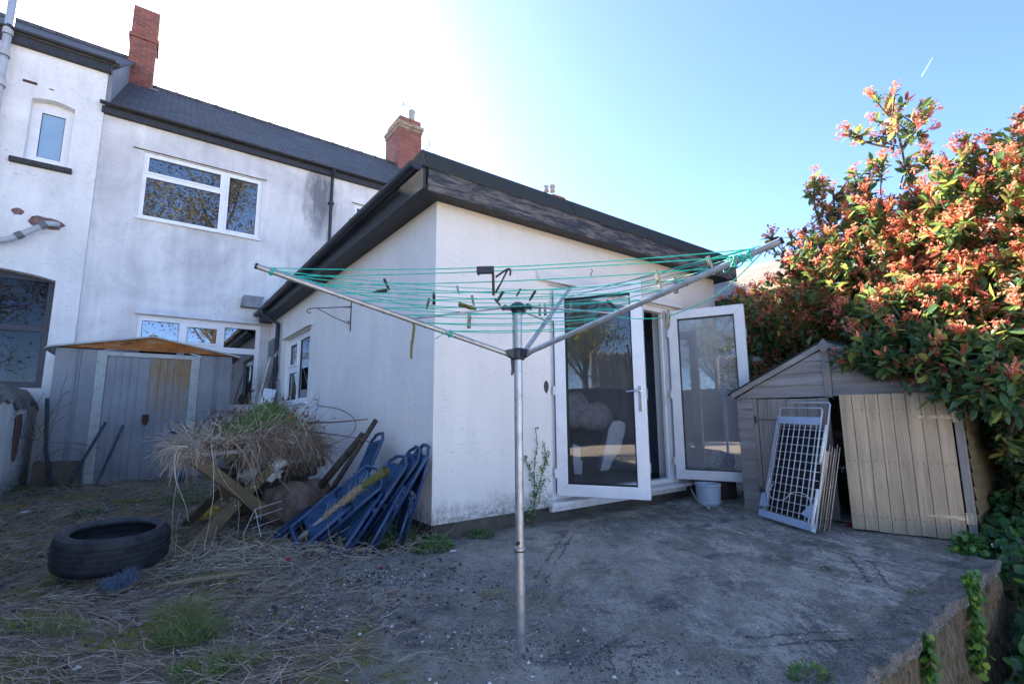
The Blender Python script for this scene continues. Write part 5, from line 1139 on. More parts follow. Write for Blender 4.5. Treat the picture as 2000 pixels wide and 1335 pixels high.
def plank_door(h, f, z0, z1, n, name, mat, label, gap=.004, rot=True, lean=0.):
    h = Vector((*h, 0)); uu = Vector((*f, 0)) - h; Wd = uu.length; uu.normalize(); nn = Vector((uu.y, -uu.x, 0)); nn = nn if nn.dot(-h) > 0 else -nn; m = MB(); w_ = Wd / n
    for k in range(n):
        a0, a1 = w_ * k + gap / 2, w_ * (k + 1) - gap / 2; zz = z0 + random.uniform(-.006, .006); q = random.uniform(0, .003); zt = z1 + random.uniform(-.004, .004)
        b = [h + uu * a + nn * qq + Vector((0, 0, z + lean * a)) for z in (zz, zt) for qq in (q - .008, q + .008) for a in (a0, a1)]; m.add(b, [(0, 2, 3, 1), (4, 5, 7, 6), (0, 1, 5, 4), (2, 6, 7, 3), (0, 4, 6, 2), (1, 3, 7, 5)])
    d = m.build(name, mat, ws, bevel=.0015); d['label'] = label
    m = MB()
    for z in (z0 + .12, (z0 + z1) / 2, z1 - .14):
        for k in range(n):
            for t in (.28, .72): p = h + uu * (w_ * (k + t)) + Vector((0, 0, z + lean * w_ * k + random.uniform(-.006, .006))); m.tube([p + nn * .008, p + nn * .0125], .0042, 6)
    m.build('nails', 'rust_dark', d)
    m = MB()
    for z in (z0 + .12, (z0 + z1) / 2, z1 - .14): m.beam(h + uu * .02 - nn * .02 + Vector((0, 0, z)), h + uu * (Wd - .02) - nn * .02 + Vector((0, 0, z + lean * Wd)), .02, .08)
    m.build_each('ledge', 'wood_grey_h', d); return d, h, uu, nn, Wd
z_ = WE - .065
dl, h, uu, nn, Wd = plank_door((WX - .004, 2.745), (WX - .004, onx(1632, 900, WX).y), .01, z_, 7, 'door', 'wood_grey_v', 'grey left door of the wooden shed, closed behind the clothes rack')
mb = MB()
for z in (.22, z_ - .22): mb.beam(h + nn * .012 + Vector((0, 0, z)) - uu * .03, h + uu * .26 + nn * .012 + Vector((0, 0, z)), .005, .03, nn); mb.tube([h + nn * .016 - uu * .03 + Vector((0, 0, z - .04)), h + nn * .016 - uu * .03 + Vector((0, 0, z + .04))], .008, 7)
mb.build_each('hinge', 'dark_tube', dl, 2)
dr, h, uu, nn, Wd = plank_door((WX - .02, 1.105), (5.22, 1.84), .015, z_ + .015, 8, 'door', 'wood_brown_v', 'brown right door of the wooden shed, hanging ajar', lean=.005)
mb = MB()
for z in (.19, z_ - .19):
    mb.prism([h + uu * .0 + nn * .0085 + Vector((0, 0, z - .018)), h + uu * .26 + nn * .0085 + Vector((0, 0, z - .006)), h + uu * .26 + nn * .0085 + Vector((0, 0, z + .006)), h + uu * .0 + nn * .0085 + Vector((0, 0, z + .018))], nn * .004)
    mb.tube([h + nn * .014 - uu * .008 + Vector((0, 0, z - .045)), h + nn * .014 - uu * .008 + Vector((0, 0, z + .045))], .009, 8); mb.box(WX - .018, WX - .012, WA + .01, WA + .05, z - .045, z + .045)
mb.build_each('hinge', 'hinge_galv', dr, 3)
# what shows in the shed through the gap
mb = MB()
for k in range(9): mb.tube([(5.75, 1.6 + .055 * k, .52), (5.72, 1.62 + .055 * k, .46), (6.0, 1.66 + .055 * k, .44)], .004, 5)
for x in (5.75, 5.9, 6.0): mb.tube([(x, 1.55, .50 if x < 5.8 else .45), (x, 2.1, .50 if x < 5.8 else .45)], .005, 5)
single('wire_shelf', mb, 'white_wire', 'wire shelf inside the dark wooden shed', 'wire shelf')
mb = MB(); mb.tube([(5.8, 1.4, .86), (5.75, 2.4, .80)], .045, 10); single('rolled_mat', mb, 'sack', 'pale rolled mat lying across the inside of the wooden shed', 'rolled mat', smooth=True)
lump('dark_bag', (5.85, 1.85, .22), (.22, .25, .2), 'rubber', 'black bag on the floor of the wooden shed', 'bag', 2, .2)
mb = MB(); mb.prism([(5.30, 1.92, .008), (5.33, 1.66, .008), (5.44, 1.68, .008), (5.42, 1.94, .008)], (0, 0, .012)); single('dustpan_lid', mb, 'red_plastic', 'dull red plastic lid on the ground in the gap of the shed doors', 'lid')

# ------------------------------------------------------------------ clothes rack leaning on the shed
bl, br = onz(1488, 1008, .02), onz(1592, 1040, .02); tl = onf(1524, 786, bl.dot(FW) + .22); trp = onf(1622, 786, br.dot(FW) + .30)
ra = thing('clothes_rack', 'folded white metal clothes drying rack leaning on the wooden shed', 'clothes rack', tuple(bl))
def Q(s, t, q=0.):
    a = bl.lerp(br, s); b = tl.lerp(trp, s); n = (br - bl).cross(tl - bl).normalized(); n = n if n.dot(CAM - bl) > 0 else -n; return a.lerp(b, t) + n * q
mb = MB(); rr = .0085
mb.tube([Q(0, .03), Q(0, .985), Q(.03, 1), Q(.97, 1), Q(1, .985), Q(1, .03)], rr, 8); mb.tube([Q(.07, .04, .022), Q(.07, .93, .022), Q(.10, .945, .022), Q(.88, .945, .022), Q(.91, .93, .022), Q(.91, .04, .022)], rr * .9, 8); mb.build('frame', 'white_wire', ra, smooth=True)
mb = MB()
for k in range(8): s = .12 + k * .105; mb.tube([Q(s, .06, .03), Q(s, .80, .03)], .0048, 6)
mb.build_each('long_rail', 'white_wire', ra, smooth=True)
mb = MB()
for k in range(11): t = .1 + k * .066; mb.tube([Q(.03, t, .008), Q(.97, t + .004, .008)], .0038, 5)
mb.build_each('cross_wire', 'white_wire', ra, smooth=True)
def qbox(m, s0, s1, t0, t1, q0, q1):
    V = [Q(s, t, q) for q in (q0, q1) for t in (t0, t1) for s in (s0, s1)]; m.add(V, [(0, 2, 3, 1), (4, 5, 7, 6), (0, 1, 5, 4), (2, 6, 7, 3), (0, 4, 6, 2), (1, 3, 7, 5)])
mb = MB(); qbox(mb, .08, .92, .80, .865, .018, .036); mb.build('top_plate', 'blue_white', ra, bevel=.002)
mb = MB(); qbox(mb, -.01, 1.0, .0, .055, -.01, .04); mb.build('bottom_plate', 'blue_white', ra, bevel=.003)
for s0, s1 in ((.0, .2), (1.0, .8)):
    mb = MB(); mb.prism([Q(s0, .075, .04), Q(s1, .10, .04), Q(s0 + (s1 - s0) * .25, .19, .04), Q(s0, .19, .04)][::(1 if s0 == 0 else -1)], Q(0, 0, .006) - Q(0, 0, 0)); mb.build('corner_bracket', 'blue_white', ra)
mb = MB(); mb.tube(spline([Q(.2, .28, .04), Q(.15, .2, .045), Q(.25, .16, .045), Q(.45, .17, .04), Q(.6, .24, .045), Q(.8, .25, .04), Q(.93, .21, .04)], 5), .0035, 6)
mb.tube(spline([Q(.12, .32, .04), Q(.1, .22, .045), Q(.16, .14, .045)], 4), .005, 6); mb.build('cable_tie', 'upvc', ra, smooth=True)
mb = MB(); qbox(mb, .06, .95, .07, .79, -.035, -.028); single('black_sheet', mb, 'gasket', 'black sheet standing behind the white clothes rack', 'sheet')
for t0, t1, q in ((.50, .80, .05), (.02, .30, .06)):
    mb = MB(); mb.tube([Q(1.03, t0, q), Q(1.06, t1, q)], .014, 9); mb.build('foot_tube', 'upvc_old', ra, smooth=True)
mb = MB(); dpt = br.dot(FW) + .10
rods = [(onz(1600 + 5 * k, 1036 - (k % 2) * 6, .015), onf(1621 + 5 * k, 868 + 4 * (k % 3), dpt + .14 + .02 * (k % 2))) for k in range(5)]
for a, b in rods: mb.tube([a, b], .0042, 6)
for t in (.12, .5, .9): mb.tube([a.lerp(b, t) for a, b in rods], .0035, 5)
single('rod_rack', mb, 'rod_cream', 'rusty cream wire rack standing right behind the white clothes rack', 'wire rack', smooth=True)
mb = MB(); mb.beam(onz(1590, 1034, .02) + FW * .03, onf(1614, 880, dpt + .12), .05, .016, tuple(FW)); single('board', mb, 'wood_brown_v', 'narrow brown board between the white rack and the cream rods', 'board')

# ------------------------------------------------------------------ pot and rubbish by the doors
q = onz(1392, 985); pc = Vector((5.36, 3.34, 0))
mb = MB(); mb.lathe([(0, 0), (.115, 0), (.135, .03), (.137, .05), (.131, .055), (.134, .10), (.139, .215), (.146, .222), (.146, .245), (.134, .245), (.128, .23), (.10, .06), (0, .055)], pc, 30); single('plant_pot', mb, 'blue_white', 'white plastic tub standing on the patio under the open right door', 'tub', smooth=False, bevel=.002)
m = M('patterned', .6, .3); v_ = m.vor(26); v3 = m.vor(26, out='Color'); n_ = _n(m.nt, 'ShaderNodeSeparateColor'); m.L(v3, n_.inputs[0])
m.col(m.mix(m.ramp(v_, [(.32, 1.), (.36, 0.)]), (.62, .6, .6), m.ramp(n_.outputs[0], [(.0, (.55, .05, .07)), (.4, (.55, .05, .07)), (.45, (.1, .25, .45)), (.7, (.1, .25, .45)), (.75, (.15, .12, .2))]))); MT['patterned'] = m.m
mb = MB(); pq = onf(1396, 912, 6.42); mb.lathe([(0, 0), (.085, 0), (.105, .04), (.115, .12), (.108, .19), (.09, .235), (.05, .25), (0, .252)], pq, 24); single('patterned_bag', mb, 'patterned', 'red and blue patterned bag seen through the glass of the right door', 'bag', smooth=True)
lump('blue_bag', tuple(pq + Vector((.06, -.17, .09))), (.07, .06, .09), 'blue_metal', 'blue bag behind the glass of the right door beside the patterned one', 'bag', 4, .25)
mb = MB(); mb.box(pq.x - .10, pq.x + .14, pq.y - .20, pq.y + .10, 0, pq.z - .005); single('crate', mb, 'board_brown', 'brown box by the shed that carries the patterned bag', 'box', bevel=.01)
a, b = onz(1410, 985, .02), onz(1490, 1002, .02); mb = MB(); mb.tube([a, a.lerp(b, .4) + Vector((0, 0, .01)), b], .007, 7); single('cane', mb, 'wood_handle', 'thin cane lying between the white tub and the clothes rack', 'cane')
mb = MB(); mb.prism([onz(1352, 983, .01), onz(1356, 984, .01), onz(1326, 1003, .01), onz(1321, 1001, .01)], (0, 0, .012)); single('offcut', mb, 'wood_grey_v', 'short pale wooden strip lying on the patio left of the white tub', 'wood strip')
mb = MB(); mb.tube(spline([onz(1340, 935, .12), onz(1350, 955, .1), onz(1362, 975, .03), onz(1385, 992, .015)], 6), .011, 8); single('hose_end', mb, 'upvc_old', 'bent white hose end beside the white tub', 'hose', smooth=True)

# litter on the ground
def chip(px, py, s, mat, label, name='litter', cat_='litter'):
    p = onz(px, py, float(gh(*onz(px, py).xy)) + .006); a = random.uniform(0, 6); V = [p + Vector((math.cos(a + t) * s * k, math.sin(a + t) * s * k, z)) for t, k, z in ((0, 1, .008), (1.4, .8, .0), (3.2, 1.1, .014), (4.7, .7, .004))]
    m = MB(); m.prism(V, (0, 0, .004)); return single(name, m, mat, label, cat_)
chip(562, 1092, .05, 'red_plastic', 'dark red plastic scrap in the straw below the blue chairs')
chip(743, 1107, .035, 'pink_plastic', 'pink scrap at the edge of the straw below the blue chairs')
chip(762, 1158, .03, 'terracotta', 'orange broken tile piece on the bare ground')
chip(885, 1077, .03, 'white_bag', 'white paper scrap near the corner of the extension')
chip(1325, 1318, .014, 'white_bag', 'small white square of paper near the bottom edge')
chip(1141, 1233, .012, 'white_bag', 'small white cigarette end right of the airer pole')
chip(1137, 1026, .03, 'terracotta', 'small orange leaf on the patio in front of the door step')
chip(1272, 984, .03, 'red_plastic', 'bright red scrap under the left door leaf')
chip(150, 1308, .02, 'white_bag', 'white bottle top in the straw at the bottom left')
chip(48, 1000, .04, 'white_bag', 'white scrap by the foot of the low wall')

# ------------------------------------------------------------------ inside the room
so = thing('sofa', 'dark blue sofa seen through the glass of the left door', 'sofa', (4.2, 6.2, .17))
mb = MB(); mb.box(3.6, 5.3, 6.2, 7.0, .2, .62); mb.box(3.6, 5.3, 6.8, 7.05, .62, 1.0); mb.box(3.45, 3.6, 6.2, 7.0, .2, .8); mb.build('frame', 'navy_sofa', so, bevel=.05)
q = onf(1120, 800, 7.3); lump('cushion', (q.x, q.y, q.z), (.28, .18, .26), 'cushion', 'pale cushion standing on the sofa', 'cushion', 1, .08, 24, 2)
q = onf(1160, 812, 7.4); lump('cushion', (q.x, q.y, q.z), (.32, .18, .22), 'cushion', 'striped cushion slumped beside the pale one on the sofa', 'cushion', 3, .1, 24, 2)
b0 = onz(1178, 922, .18); dd = b0.dot(FW); sc = thing('plastic_chair', 'white moulded plastic chair tipped on end inside the room', 'chair', tuple(b0))
mb = MB(); pr_ = [(1172, 920), (1190, 918), (1200, 895), (1212, 880), (1222, 840), (1222, 826), (1212, 820), (1196, 822), (1188, 838), (1182, 875)]
mb.prism([onf(x, y, dd) for x, y in pr_], FW * .3 - RT * .03); mb.build('shell', 'white_chair', sc, bevel=.02)
q = onz(1130, 925, .18); dd = q.dot(FW); mb = MB(); mb.prism([onf(x, y, dd) for x, y in ((1121, 926), (1137, 926), (1138, 900), (1134, 897), (1134, 872), (1119, 866), (1119, 897))], FW * .15); single('carton', mb, 'white_chair', 'white carton on the floor just inside the door', 'carton', bevel=.01)

# ================================================================== PLANTS
# ------------------------------------------------------------------ big red shrub
ps = thing('photinia_shrub', 'huge evergreen shrub with red young leaves and pink blossom over the wooden shed', 'shrub', (7.4, 1.2, 0))
BL = [  # centre, radii, share
    ((7.25, 2.75, 2.35), (.75, 1.0, .75), .15), ((6.75, 1.75, 2.70), (.90, 1.0, .85), .21), ((6.6, .75, 2.65), (1.0, 1.0, .92), .21), ((6.3, -.2, 2.45), (1.1, 1.0, 1.05), .20),
    ((5.95, .45, 1.85), (.65, .55, .55), .08), ((6.3, .1, 1.3), (.85, .75, .95), .10), ((7.4, 3.3, 1.75), (.7, .8, .85), .13), ((6.05, 1.25, 2.05), (.55, .75, .45), .08), ((5.34, 1.35, 1.60), (.22, .52, .24), .035), ((5.28, .92, 1.40), (.28, .34, .34), .035), ((5.1, .72, 1.22), (.22, .22, .18), .012), ((5.7, 1.3, 1.95), (.4, .6, .25), .04), ((6.2, .78, .9), (.6, .2, .7), .05), ((7.4, .6, 1.8), (.6, 1.2, .8), .10)]
tipsP = []; tipsD = []
for (c_, r_, sh) in BL:
    n = int(3900 * sh); d = rdir(n); rad = RNG.uniform(.45, 1.06, n) ** .6; k = 1 + .16 * vn(d[:, 0] * 3, d[:, 1] * 3 + d[:, 2] * 4, 1.6, c_[0]) + .10 * vn(d[:, 0] * 9, d[:, 1] * 9 + d[:, 2] * 7, 1., 3)
    tipsP.append(np.array(c_) + d * np.array(r_) * (rad * k)[:, None]); tipsD.append(unit(d + np.array([0, 0, .45]) + RNG.normal(size=(n, 3)) * .35))
# straggly shoots standing clear of the crown
shoots = []
def shoot(a, b, side, n=9, spread=.28):
    """a woody shoot from a to b with side twigs"""
    a, b = np.array(a, float), np.array(b, float); shoots.append([tuple(a), tuple((a + b) / 2 + RNG.normal(size=3) * .04), tuple(b)])
    P = [b]; D = [unit((b - a)[None])[0]]
    for k in range(n):
        t = RNG.uniform(.35, .97); p = a + (b - a) * t; d = unit(rdir(1) * .9 + np.array([0, 0, .75]))[0]; q = p + d * spread * RNG.uniform(.5, 1.25); shoots.append([tuple(p), tuple(p + d * spread * .3 + np.array([0, 0, -.01])), tuple(q)]); P.append(q); D.append(d)
    tipsP.append(np.array(P)); tipsD.append(np.array(D))
def px3(px, py, x): v_ = onx(px, py, x); return (v_.x, v_.y, v_.z)
shoot(px3(1770, 345, 6.4), px3(1738, 225, 6.4), 0, 16, .34)
shoot(px3(1756, 300, 6.4), px3(1800, 215, 6.4), 0, 5, .15)
shoot(px3(1745, 290, 6.4), px3(1665, 262, 6.4), 0, 5, .16)
shoot(px3(1640, 480, 6.5), px3(1627, 372, 6.5), 0, 10, .25); shoot(px3(1628, 430, 6.5), px3(1583, 380, 6.5), 0, 4, .14)
shoot(px3(1560, 560, 6.6), px3(1545, 465, 6.6), 0, 4, .13); shoot(px3(1590, 540, 6.6), px3(1582, 480, 6.6), 0, 3, .12)
shoot(px3(1820, 400, 6.2), px3(1812, 300, 6.2), 0, 4, .13); shoot(px3(1975, 420, 6.), px3(1992, 270, 6.), 0, 9, .22); shoot(px3(1690, 420, 6.4), px3(1700, 352, 6.4), 0, 5, .14)
for a_, b_ in (((1900, 360), (1905, 292)), ((1948, 350), (1938, 262)), ((1870, 370), (1880, 318)), ((1680, 410), (1672, 338)), ((1600, 430), (1590, 358)), ((1535, 520), (1505, 468)), ((1720, 380), (1726, 318)), ((1780, 360), (1768, 330)), ((1985, 300), (1996, 235))): shoot(px3(*a_, 6.3), px3(*b_, 6.3), 0, 4, .13)
shoot(px3(1500, 640, 6.3), px3(1440, 590, 6.2), 0, 8, .2); shoot(px3(1860, 420, 6.), px3(1850, 345, 6.), 0, 4, .14); shoot(px3(1490, 600, 6.5), px3(1415, 585, 6.4), 0, 6, .13)
TP = np.concatenate(tipsP); TD = np.concatenate(tipsD)
keep = (TP[:, 0] < 8.6) & ~((TP[:, 2] < 1.78) & (TP[:, 1] > .92) & (TP[:, 1] < 3.02) & (TP[:, 0] > 5.47) & (TP[:, 0] < 7.15) & (TP[:, 2] < WP + .12 - np.abs(TP[:, 1] - ym) * .48)); TP, TD = TP[keep], TD[keep]
n = len(TP); sunny = np.clip((TP[:, 2] - 1.55) / 1.0 + RNG.normal(size=n) * .25, 0, 1)   # more young growth towards the top, and greens yellowed there as if sunlit
m_ = 8; base = np.repeat(TP, m_, 0); dd = np.repeat(TD, m_, 0); off = RNG.uniform(-.13, .02, n * m_)[:, None]
D = unit(dd * .35 + rdir(n * m_) * .95 + np.array([0, 0, -.05])); Lf = RNG.uniform(.06, .145, n * m_); P0 = base + dd * off
tn = np.clip(RNG.normal(.38, .22, n * m_) + np.repeat(sunny, m_) * .18, 0, .86); tn = np.where(RNG.uniform(size=n * m_) < .05, 1., tn)
V, Fq, own = leaves(P0, D, Lf, Lf * RNG.uniform(.34, .46, n * m_)); npmesh('foliage', V, Fq, 'leaf_green', ps, tn[own])
# large hanging leaves low at the right, nearer
sel = RNG.uniform(size=n) < np.clip(.08 + .62 * sunny, 0, .75); RP, RD = TP[sel], TD[sel]; k_ = 6; P0 = np.repeat(RP, k_, 0) + RNG.normal(size=(len(RP) * k_, 3)) * .012; D = unit(np.repeat(RD, k_, 0) + rdir(len(P0)) * .55 + np.array([0, 0, .35])); Lf = RNG.uniform(.04, .11, len(P0))
V, Fq, own = leaves(P0, D, Lf, Lf * RNG.uniform(.22, .34, len(P0))); npmesh('young_leaves', V, Fq, 'leaf_red', ps, np.clip(RNG.normal(.55, .25, len(P0)), 0, .93)[own])
sel = RNG.uniform(size=n) < np.clip(.10 + .62 * sunny, 0, .72); BP, BD = TP[sel] + TD[sel] * .03, TD[sel]; nb_ = len(BP); s1 = 12
rayd = unit(np.repeat(BD, s1, 0) * .9 + np.array([0, 0, .3]) + rdir(nb_ * s1) * .75); ln = RNG.uniform(.04, .10, nb_ * s1); V1, F1, o1, PP = strands(np.repeat(BP, s1, 0), rayd, ln, .06, np.full(nb_ * s1, .0013), 2)
ends = PP[:, -1]; k_ = 6; P0 = np.repeat(ends, k_, 0); D = unit(np.repeat(rayd, k_, 0) + rdir(len(P0)) * .9); Lf = RNG.uniform(.012, .028, len(P0)); V2, F2, o2 = leaves(P0, D, Lf, Lf * .6); tt = np.clip(RNG.normal(.5, .3, len(P0)), 0, 1)
V, Fq, T = cat([(V1, F1, np.full(len(V1), .3)), (V2, F2, tt[o2])]); npmesh('blossom', V, Fq, 'blossom', ps, T)
mb = MB()
for pts in shoots: mb.tube(spline([Vector(p) for p in pts], 4), .007 if (Vector(pts[0]) - Vector(pts[2])).length < .45 else .012, 6)
for (c_, r_, sh) in BL:
    for k in range(7):
        t = Vector(c_) + Vector([random.uniform(-.7, .7) * q for q in r_]); b0 = Vector((7.45 + random.uniform(-.15, .15), 1.0 + random.uniform(-.3, .3), -.3)); m_ = b0.lerp(t, .5) + Vector((0.15, random.uniform(-.2, .2), .15)); mb.tube(spline([b0, m_, t], 5), [.045 - .034 * i / 10 for i in range(11)], 7)
mb.build('trunk', 'bark', ps, smooth=True)

# ------------------------------------------------------------------ ivy at the right, low
iv = thing('ivy', 'dense dark ivy growing up the bank to the right of the retaining wall', 'ivy', (5.6, .6, -.9))
n = 15000; P0 = np.stack([RNG.uniform(3.3, 7.6, n), RNG.uniform(-1.8, 1.0, n), np.zeros(n)], 1); top_ = np.clip(-.25 + (P0[:, 0] - 4.9) * .42 + (P0[:, 1] + .2) * .14, -.8, .8) + .07 * vn(P0[:, 0], P0[:, 1], 6)
P0[:, 2] = top_ - RNG.uniform(0, .35, n) ** 1.5; nd = unit(np.stack([RNG.normal(-.6, .4, n), RNG.normal(-.6, .4, n), RNG.normal(.5, .4, n)], 1))
k = (P0[:, 1] < .74) | (P0[:, 0] > 5.0); P0, nd = P0[k], nd[k]
Lf = RNG.uniform(.045, .085, len(P0)); V, Fq, own = leaves(P0, unit(nd * .3 + rdir(len(P0)) * .5 + np.array([0, 0, -.6])), Lf, Lf * .95, up=nd, fold=.12); npmesh('leaves', V, Fq, 'ivy', iv, np.clip(RNG.normal(.35, .22, len(P0)), 0, .9)[own])
P1 = P0[::60]; V, Fq, own, _ = strands(P1, rdir(len(P1)) + np.array([-.2, -.3, .5]), RNG.uniform(.3, .7, len(P1)), .3, .0022, 8, .1); npmesh('stems', V, Fq, 'debris', iv, np.full(len(V), .9))
bnk = MB(); X = np.linspace(3.2, 8.0, 12); Y = np.linspace(-5, .83, 8); V = [(x, y + (.2 if x > 5 and y > .8 else 0), max(-.93, min(.6, -.75 + (x - 4.94) * .42 + abs(y + .2) * .10) + .04 * math.sin(x * 9 + y * 7))) for x in X for y in Y]; bnk.add(V, [(i * 8 + j, (i + 1) * 8 + j, (i + 1) * 8 + j + 1, i * 8 + j + 1) for i in range(11) for j in range(7)]); tag(bnk.build('bank', 'ground_mat', None, smooth=True), kind='structure')
# brighter strands of ivy on the face of the wall
def wall_ivy(px0, py0, px1, py1, wd, n, label):
    a, b = ony(px0, py0, .835), ony(px1, py1, .835); t = RNG.uniform(0, 1, n); P0 = np.array(list(a)) * (1 - t)[:, None] + np.array(list(b)) * t[:, None]; P0[:, 0] += RNG.normal(size=n) * wd; P0[:, 1] = .835 - np.abs(RNG.normal(size=n)) * .02
    Lf = RNG.uniform(.03, .055, n); nd = unit(RNG.normal(size=(n, 3)) * .3 + np.array([0, -1, .2])); V, Fq, own = leaves(P0, unit(rdir(n) * .6 + np.array([0, 0, -.5])), Lf, Lf * .95, up=nd, fold=.1)
    tag(npmesh('ivy', V, Fq, 'ivy', None, np.clip(RNG.normal(.8, .15, n), 0, 1)[own]), label, 'ivy')
wall_ivy(1803, 1230, 1815, 1330, .012, 60, 'narrow strand of yellow green ivy on the retaining wall')
wall_ivy(1890, 1110, 1910, 1300, .05, 260, 'yellow green ivy climbing the end of the retaining wall')
def spray(c_, r_, n, label, mat='ivy', size=(.03, .06), name='ivy', cat_='ivy', mean=.55):
    d = rdir(n); P0 = np.array(c_) + d * np.array(r_) * (RNG.uniform(0, 1, n) ** .4)[:, None]; P0[:, 2] = np.maximum(P0[:, 2], .01); Lf = RNG.uniform(*size, n); V, Fq, own = leaves(P0, unit(rdir(n) + np.array([0, 0, .4])), Lf, Lf * .8, fold=.15); return tag(npmesh(name, V, Fq, mat, None, np.clip(RNG.normal(mean, .2, n), 0, 1)[own]), label, cat_)
q = onz(1895, 1075); spray((q.x, q.y, .04), (.28, .12, .07), 240, 'ivy creeping over the patio corner below the brown shed door')

# climbing weed at the left door jamb
cw = thing('climbing_weed', 'thin leafy climber growing up the wall beside the left door frame', 'climbing plant', (3.15, 3.78, 0))
mb = MB(); st_ = [[(3.02, 3.74, 0), (3.08, 3.76, .25), (3.20, 3.78, .5), (3.27, 3.79, .68)], [(3.08, 3.76, .25), (3.10, 3.79, .55), (3.14, 3.79, .75), (3.12, 3.79, .93)], [(3.10, 3.77, .4), (3.02, 3.79, .55), (2.99, 3.79, .66)], [(3.04, 3.75, .1), (3.12, 3.78, .3), (3.24, 3.79, .42)], [(3.2, 3.78, .5), (3.24, 3.79, .62), (3.23, 3.79, .78)]]
pts = []
for s in st_: sp_ = spline([Vector(p) for p in s], 6); mb.tube(sp_, .0035, 5); pts += [list(p) for p in sp_]
mb.build('stems', 'bark', cw)
pts = np.array(pts); n = 700; P0 = pts[RNG.integers(0, len(pts), n)]; w_ = np.clip(1.1 - P0[:, 2:3], .12, 1); P0 = P0 + RNG.normal(size=(n, 3)) * np.array([.04, .015, .03]) * w_; P0[:, 1] = np.minimum(P0[:, 1], 3.81); k = RNG.uniform(size=n) < np.clip(1.15 - P0[:, 2] * 1.2, .08, 1); P0 = P0[k]
Lf = RNG.uniform(.014, .032, len(P0)); V, Fq, own = leaves(P0, unit(rdir(len(P0)) + np.array([0, -.5, .2])), Lf, Lf * .7); npmesh('leaves', V, Fq, 'ivy', cw, np.clip(RNG.normal(.7, .25, len(P0)), 0, 1)[own])

# leafy weeds at the corner of the extension and round about
def weed(cx, cy, r, h, n, label, mat='weed', lf=(.02, .045), mean=.5, name='weed_clump'):
    a = RNG.uniform(0, 2 * PI, n); q = RNG.uniform(0, 1, n) ** .5; z0_ = gh(cx, cy); x = cx + r * q * np.cos(a); y = cy + r * .7 * q * np.sin(a); z = z0_ + RNG.uniform(0, 1, n) * h * (1.05 - q * q)
    Lf = RNG.uniform(*lf, n); V, Fq, own = leaves(np.stack([x, y, z], 1), unit(np.stack([np.cos(a), np.sin(a), RNG.uniform(.1, 1.3, n)], 1) + rdir(n) * .5), Lf, Lf * .35); return tag(npmesh(name, V, Fq, mat, None, np.clip(RNG.normal(mean, .22, n), 0, 1)[own]), label, 'weeds')
weed(1.72, 3.92, .22, .24, 900, 'lush green weeds at the foot of the wall corner behind the blue chairs', mean=.45)
weed(1.93, 3.62, .15, .12, 420, 'smaller green weeds in front of the plinth corner', mean=.55)
weed(1.52, 4.1, .16, .22, 400, 'dark weeds under the front blue chair', mean=.3)
weed(2.45, 3.74, .12, .05, 160, 'low weed growing along the foot of the plinth')
q = onz(400, 985); weed(q.x, q.y, .42, .26, 900, 'bluish green weeds growing behind the crossed table legs', mean=.3, lf=(.02, .04))
q = onz(505, 950); weed(q.x, q.y - .8, .25, .22, 420, 'green shoots growing up between the table legs and the sack', mean=.4)
q = onz(170, 1008); weed(q.x, q.y, .16, .07, 160, 'small weed behind the tyre', mean=.4); q = onz(60, 965); weed(q.x, q.y, .5, .18, 500, 'dark weeds along the foot of the low wall', mean=.2)['kind'] = 'stuff'
q = onz(1795, 1162); weed(q.x, q.y, .07, .03, 120, 'small tuft of moss in the patio crack by the coping', mean=.7, lf=(.01, .02))
q = onz(1612, 1111); weed(q.x, q.y, .035, .015, 50, 'tiny sprig on the patio', mean=.4, lf=(.01, .02))
q = onz(1585, 1325); weed(q.x, q.y, .10, .05, 220, 'green tuft at the bottom edge beside the coping', mean=.6, lf=(.012, .03))
def tuft(px, py, r, h, n, label, mean=.5):
    n = int(n * .42); h *= 1.2; mean = min(.9, mean + .15)
    q = onz(px, py, .03); a = RNG.uniform(0, 2 * PI, n); s = RNG.uniform(0, 1, n) ** .6 * r; x = q.x + s * np.cos(a); y = q.y + s * np.sin(a); P0 = np.stack([x, y, gh(x, y) - .004], 1); D = unit(np.stack([np.cos(a) * .55, np.sin(a) * .55, np.full(n, .8)], 1) + rdir(n) * .45)
    V, Fq, own, _ = strands(P0, D, RNG.uniform(h * .4, h, n), .22, RNG.uniform(.0009, .002, n), 4, .22, gh); tag(npmesh('grass_tuft', V, Fq, 'grass', None, np.clip(RNG.normal(mean, .22, n), 0, 1)[own]), label, 'grass')
tuft(375, 1235, .13, .10, 1300, 'bright green grass tuft in the straw at the lower left'); tuft(400, 1318, .10, .09, 900, 'green grass tuft at the bottom edge left of the gravel'); tuft(360, 1195, .12, .10, 800, 'yellowing grass tuft above the bright green one', .85)
tuft(95, 1255, .13, .07, 700, 'thin green and straw coloured grass near the lower left corner', .6); tuft(960, 1150, .06, .05, 200, 'small tuft of grass left of the airer pole', .75); tuft(705, 1235, .04, .03, 120, 'tiny grass sprig on the bare concrete', .7)
tuft(1045, 1165, .16, .05, 420, 'dry grass growing round the airer pole', .9); tuft(470, 1290, .1, .06, 400, 'sparse grass at the edge of the gravel', .7)

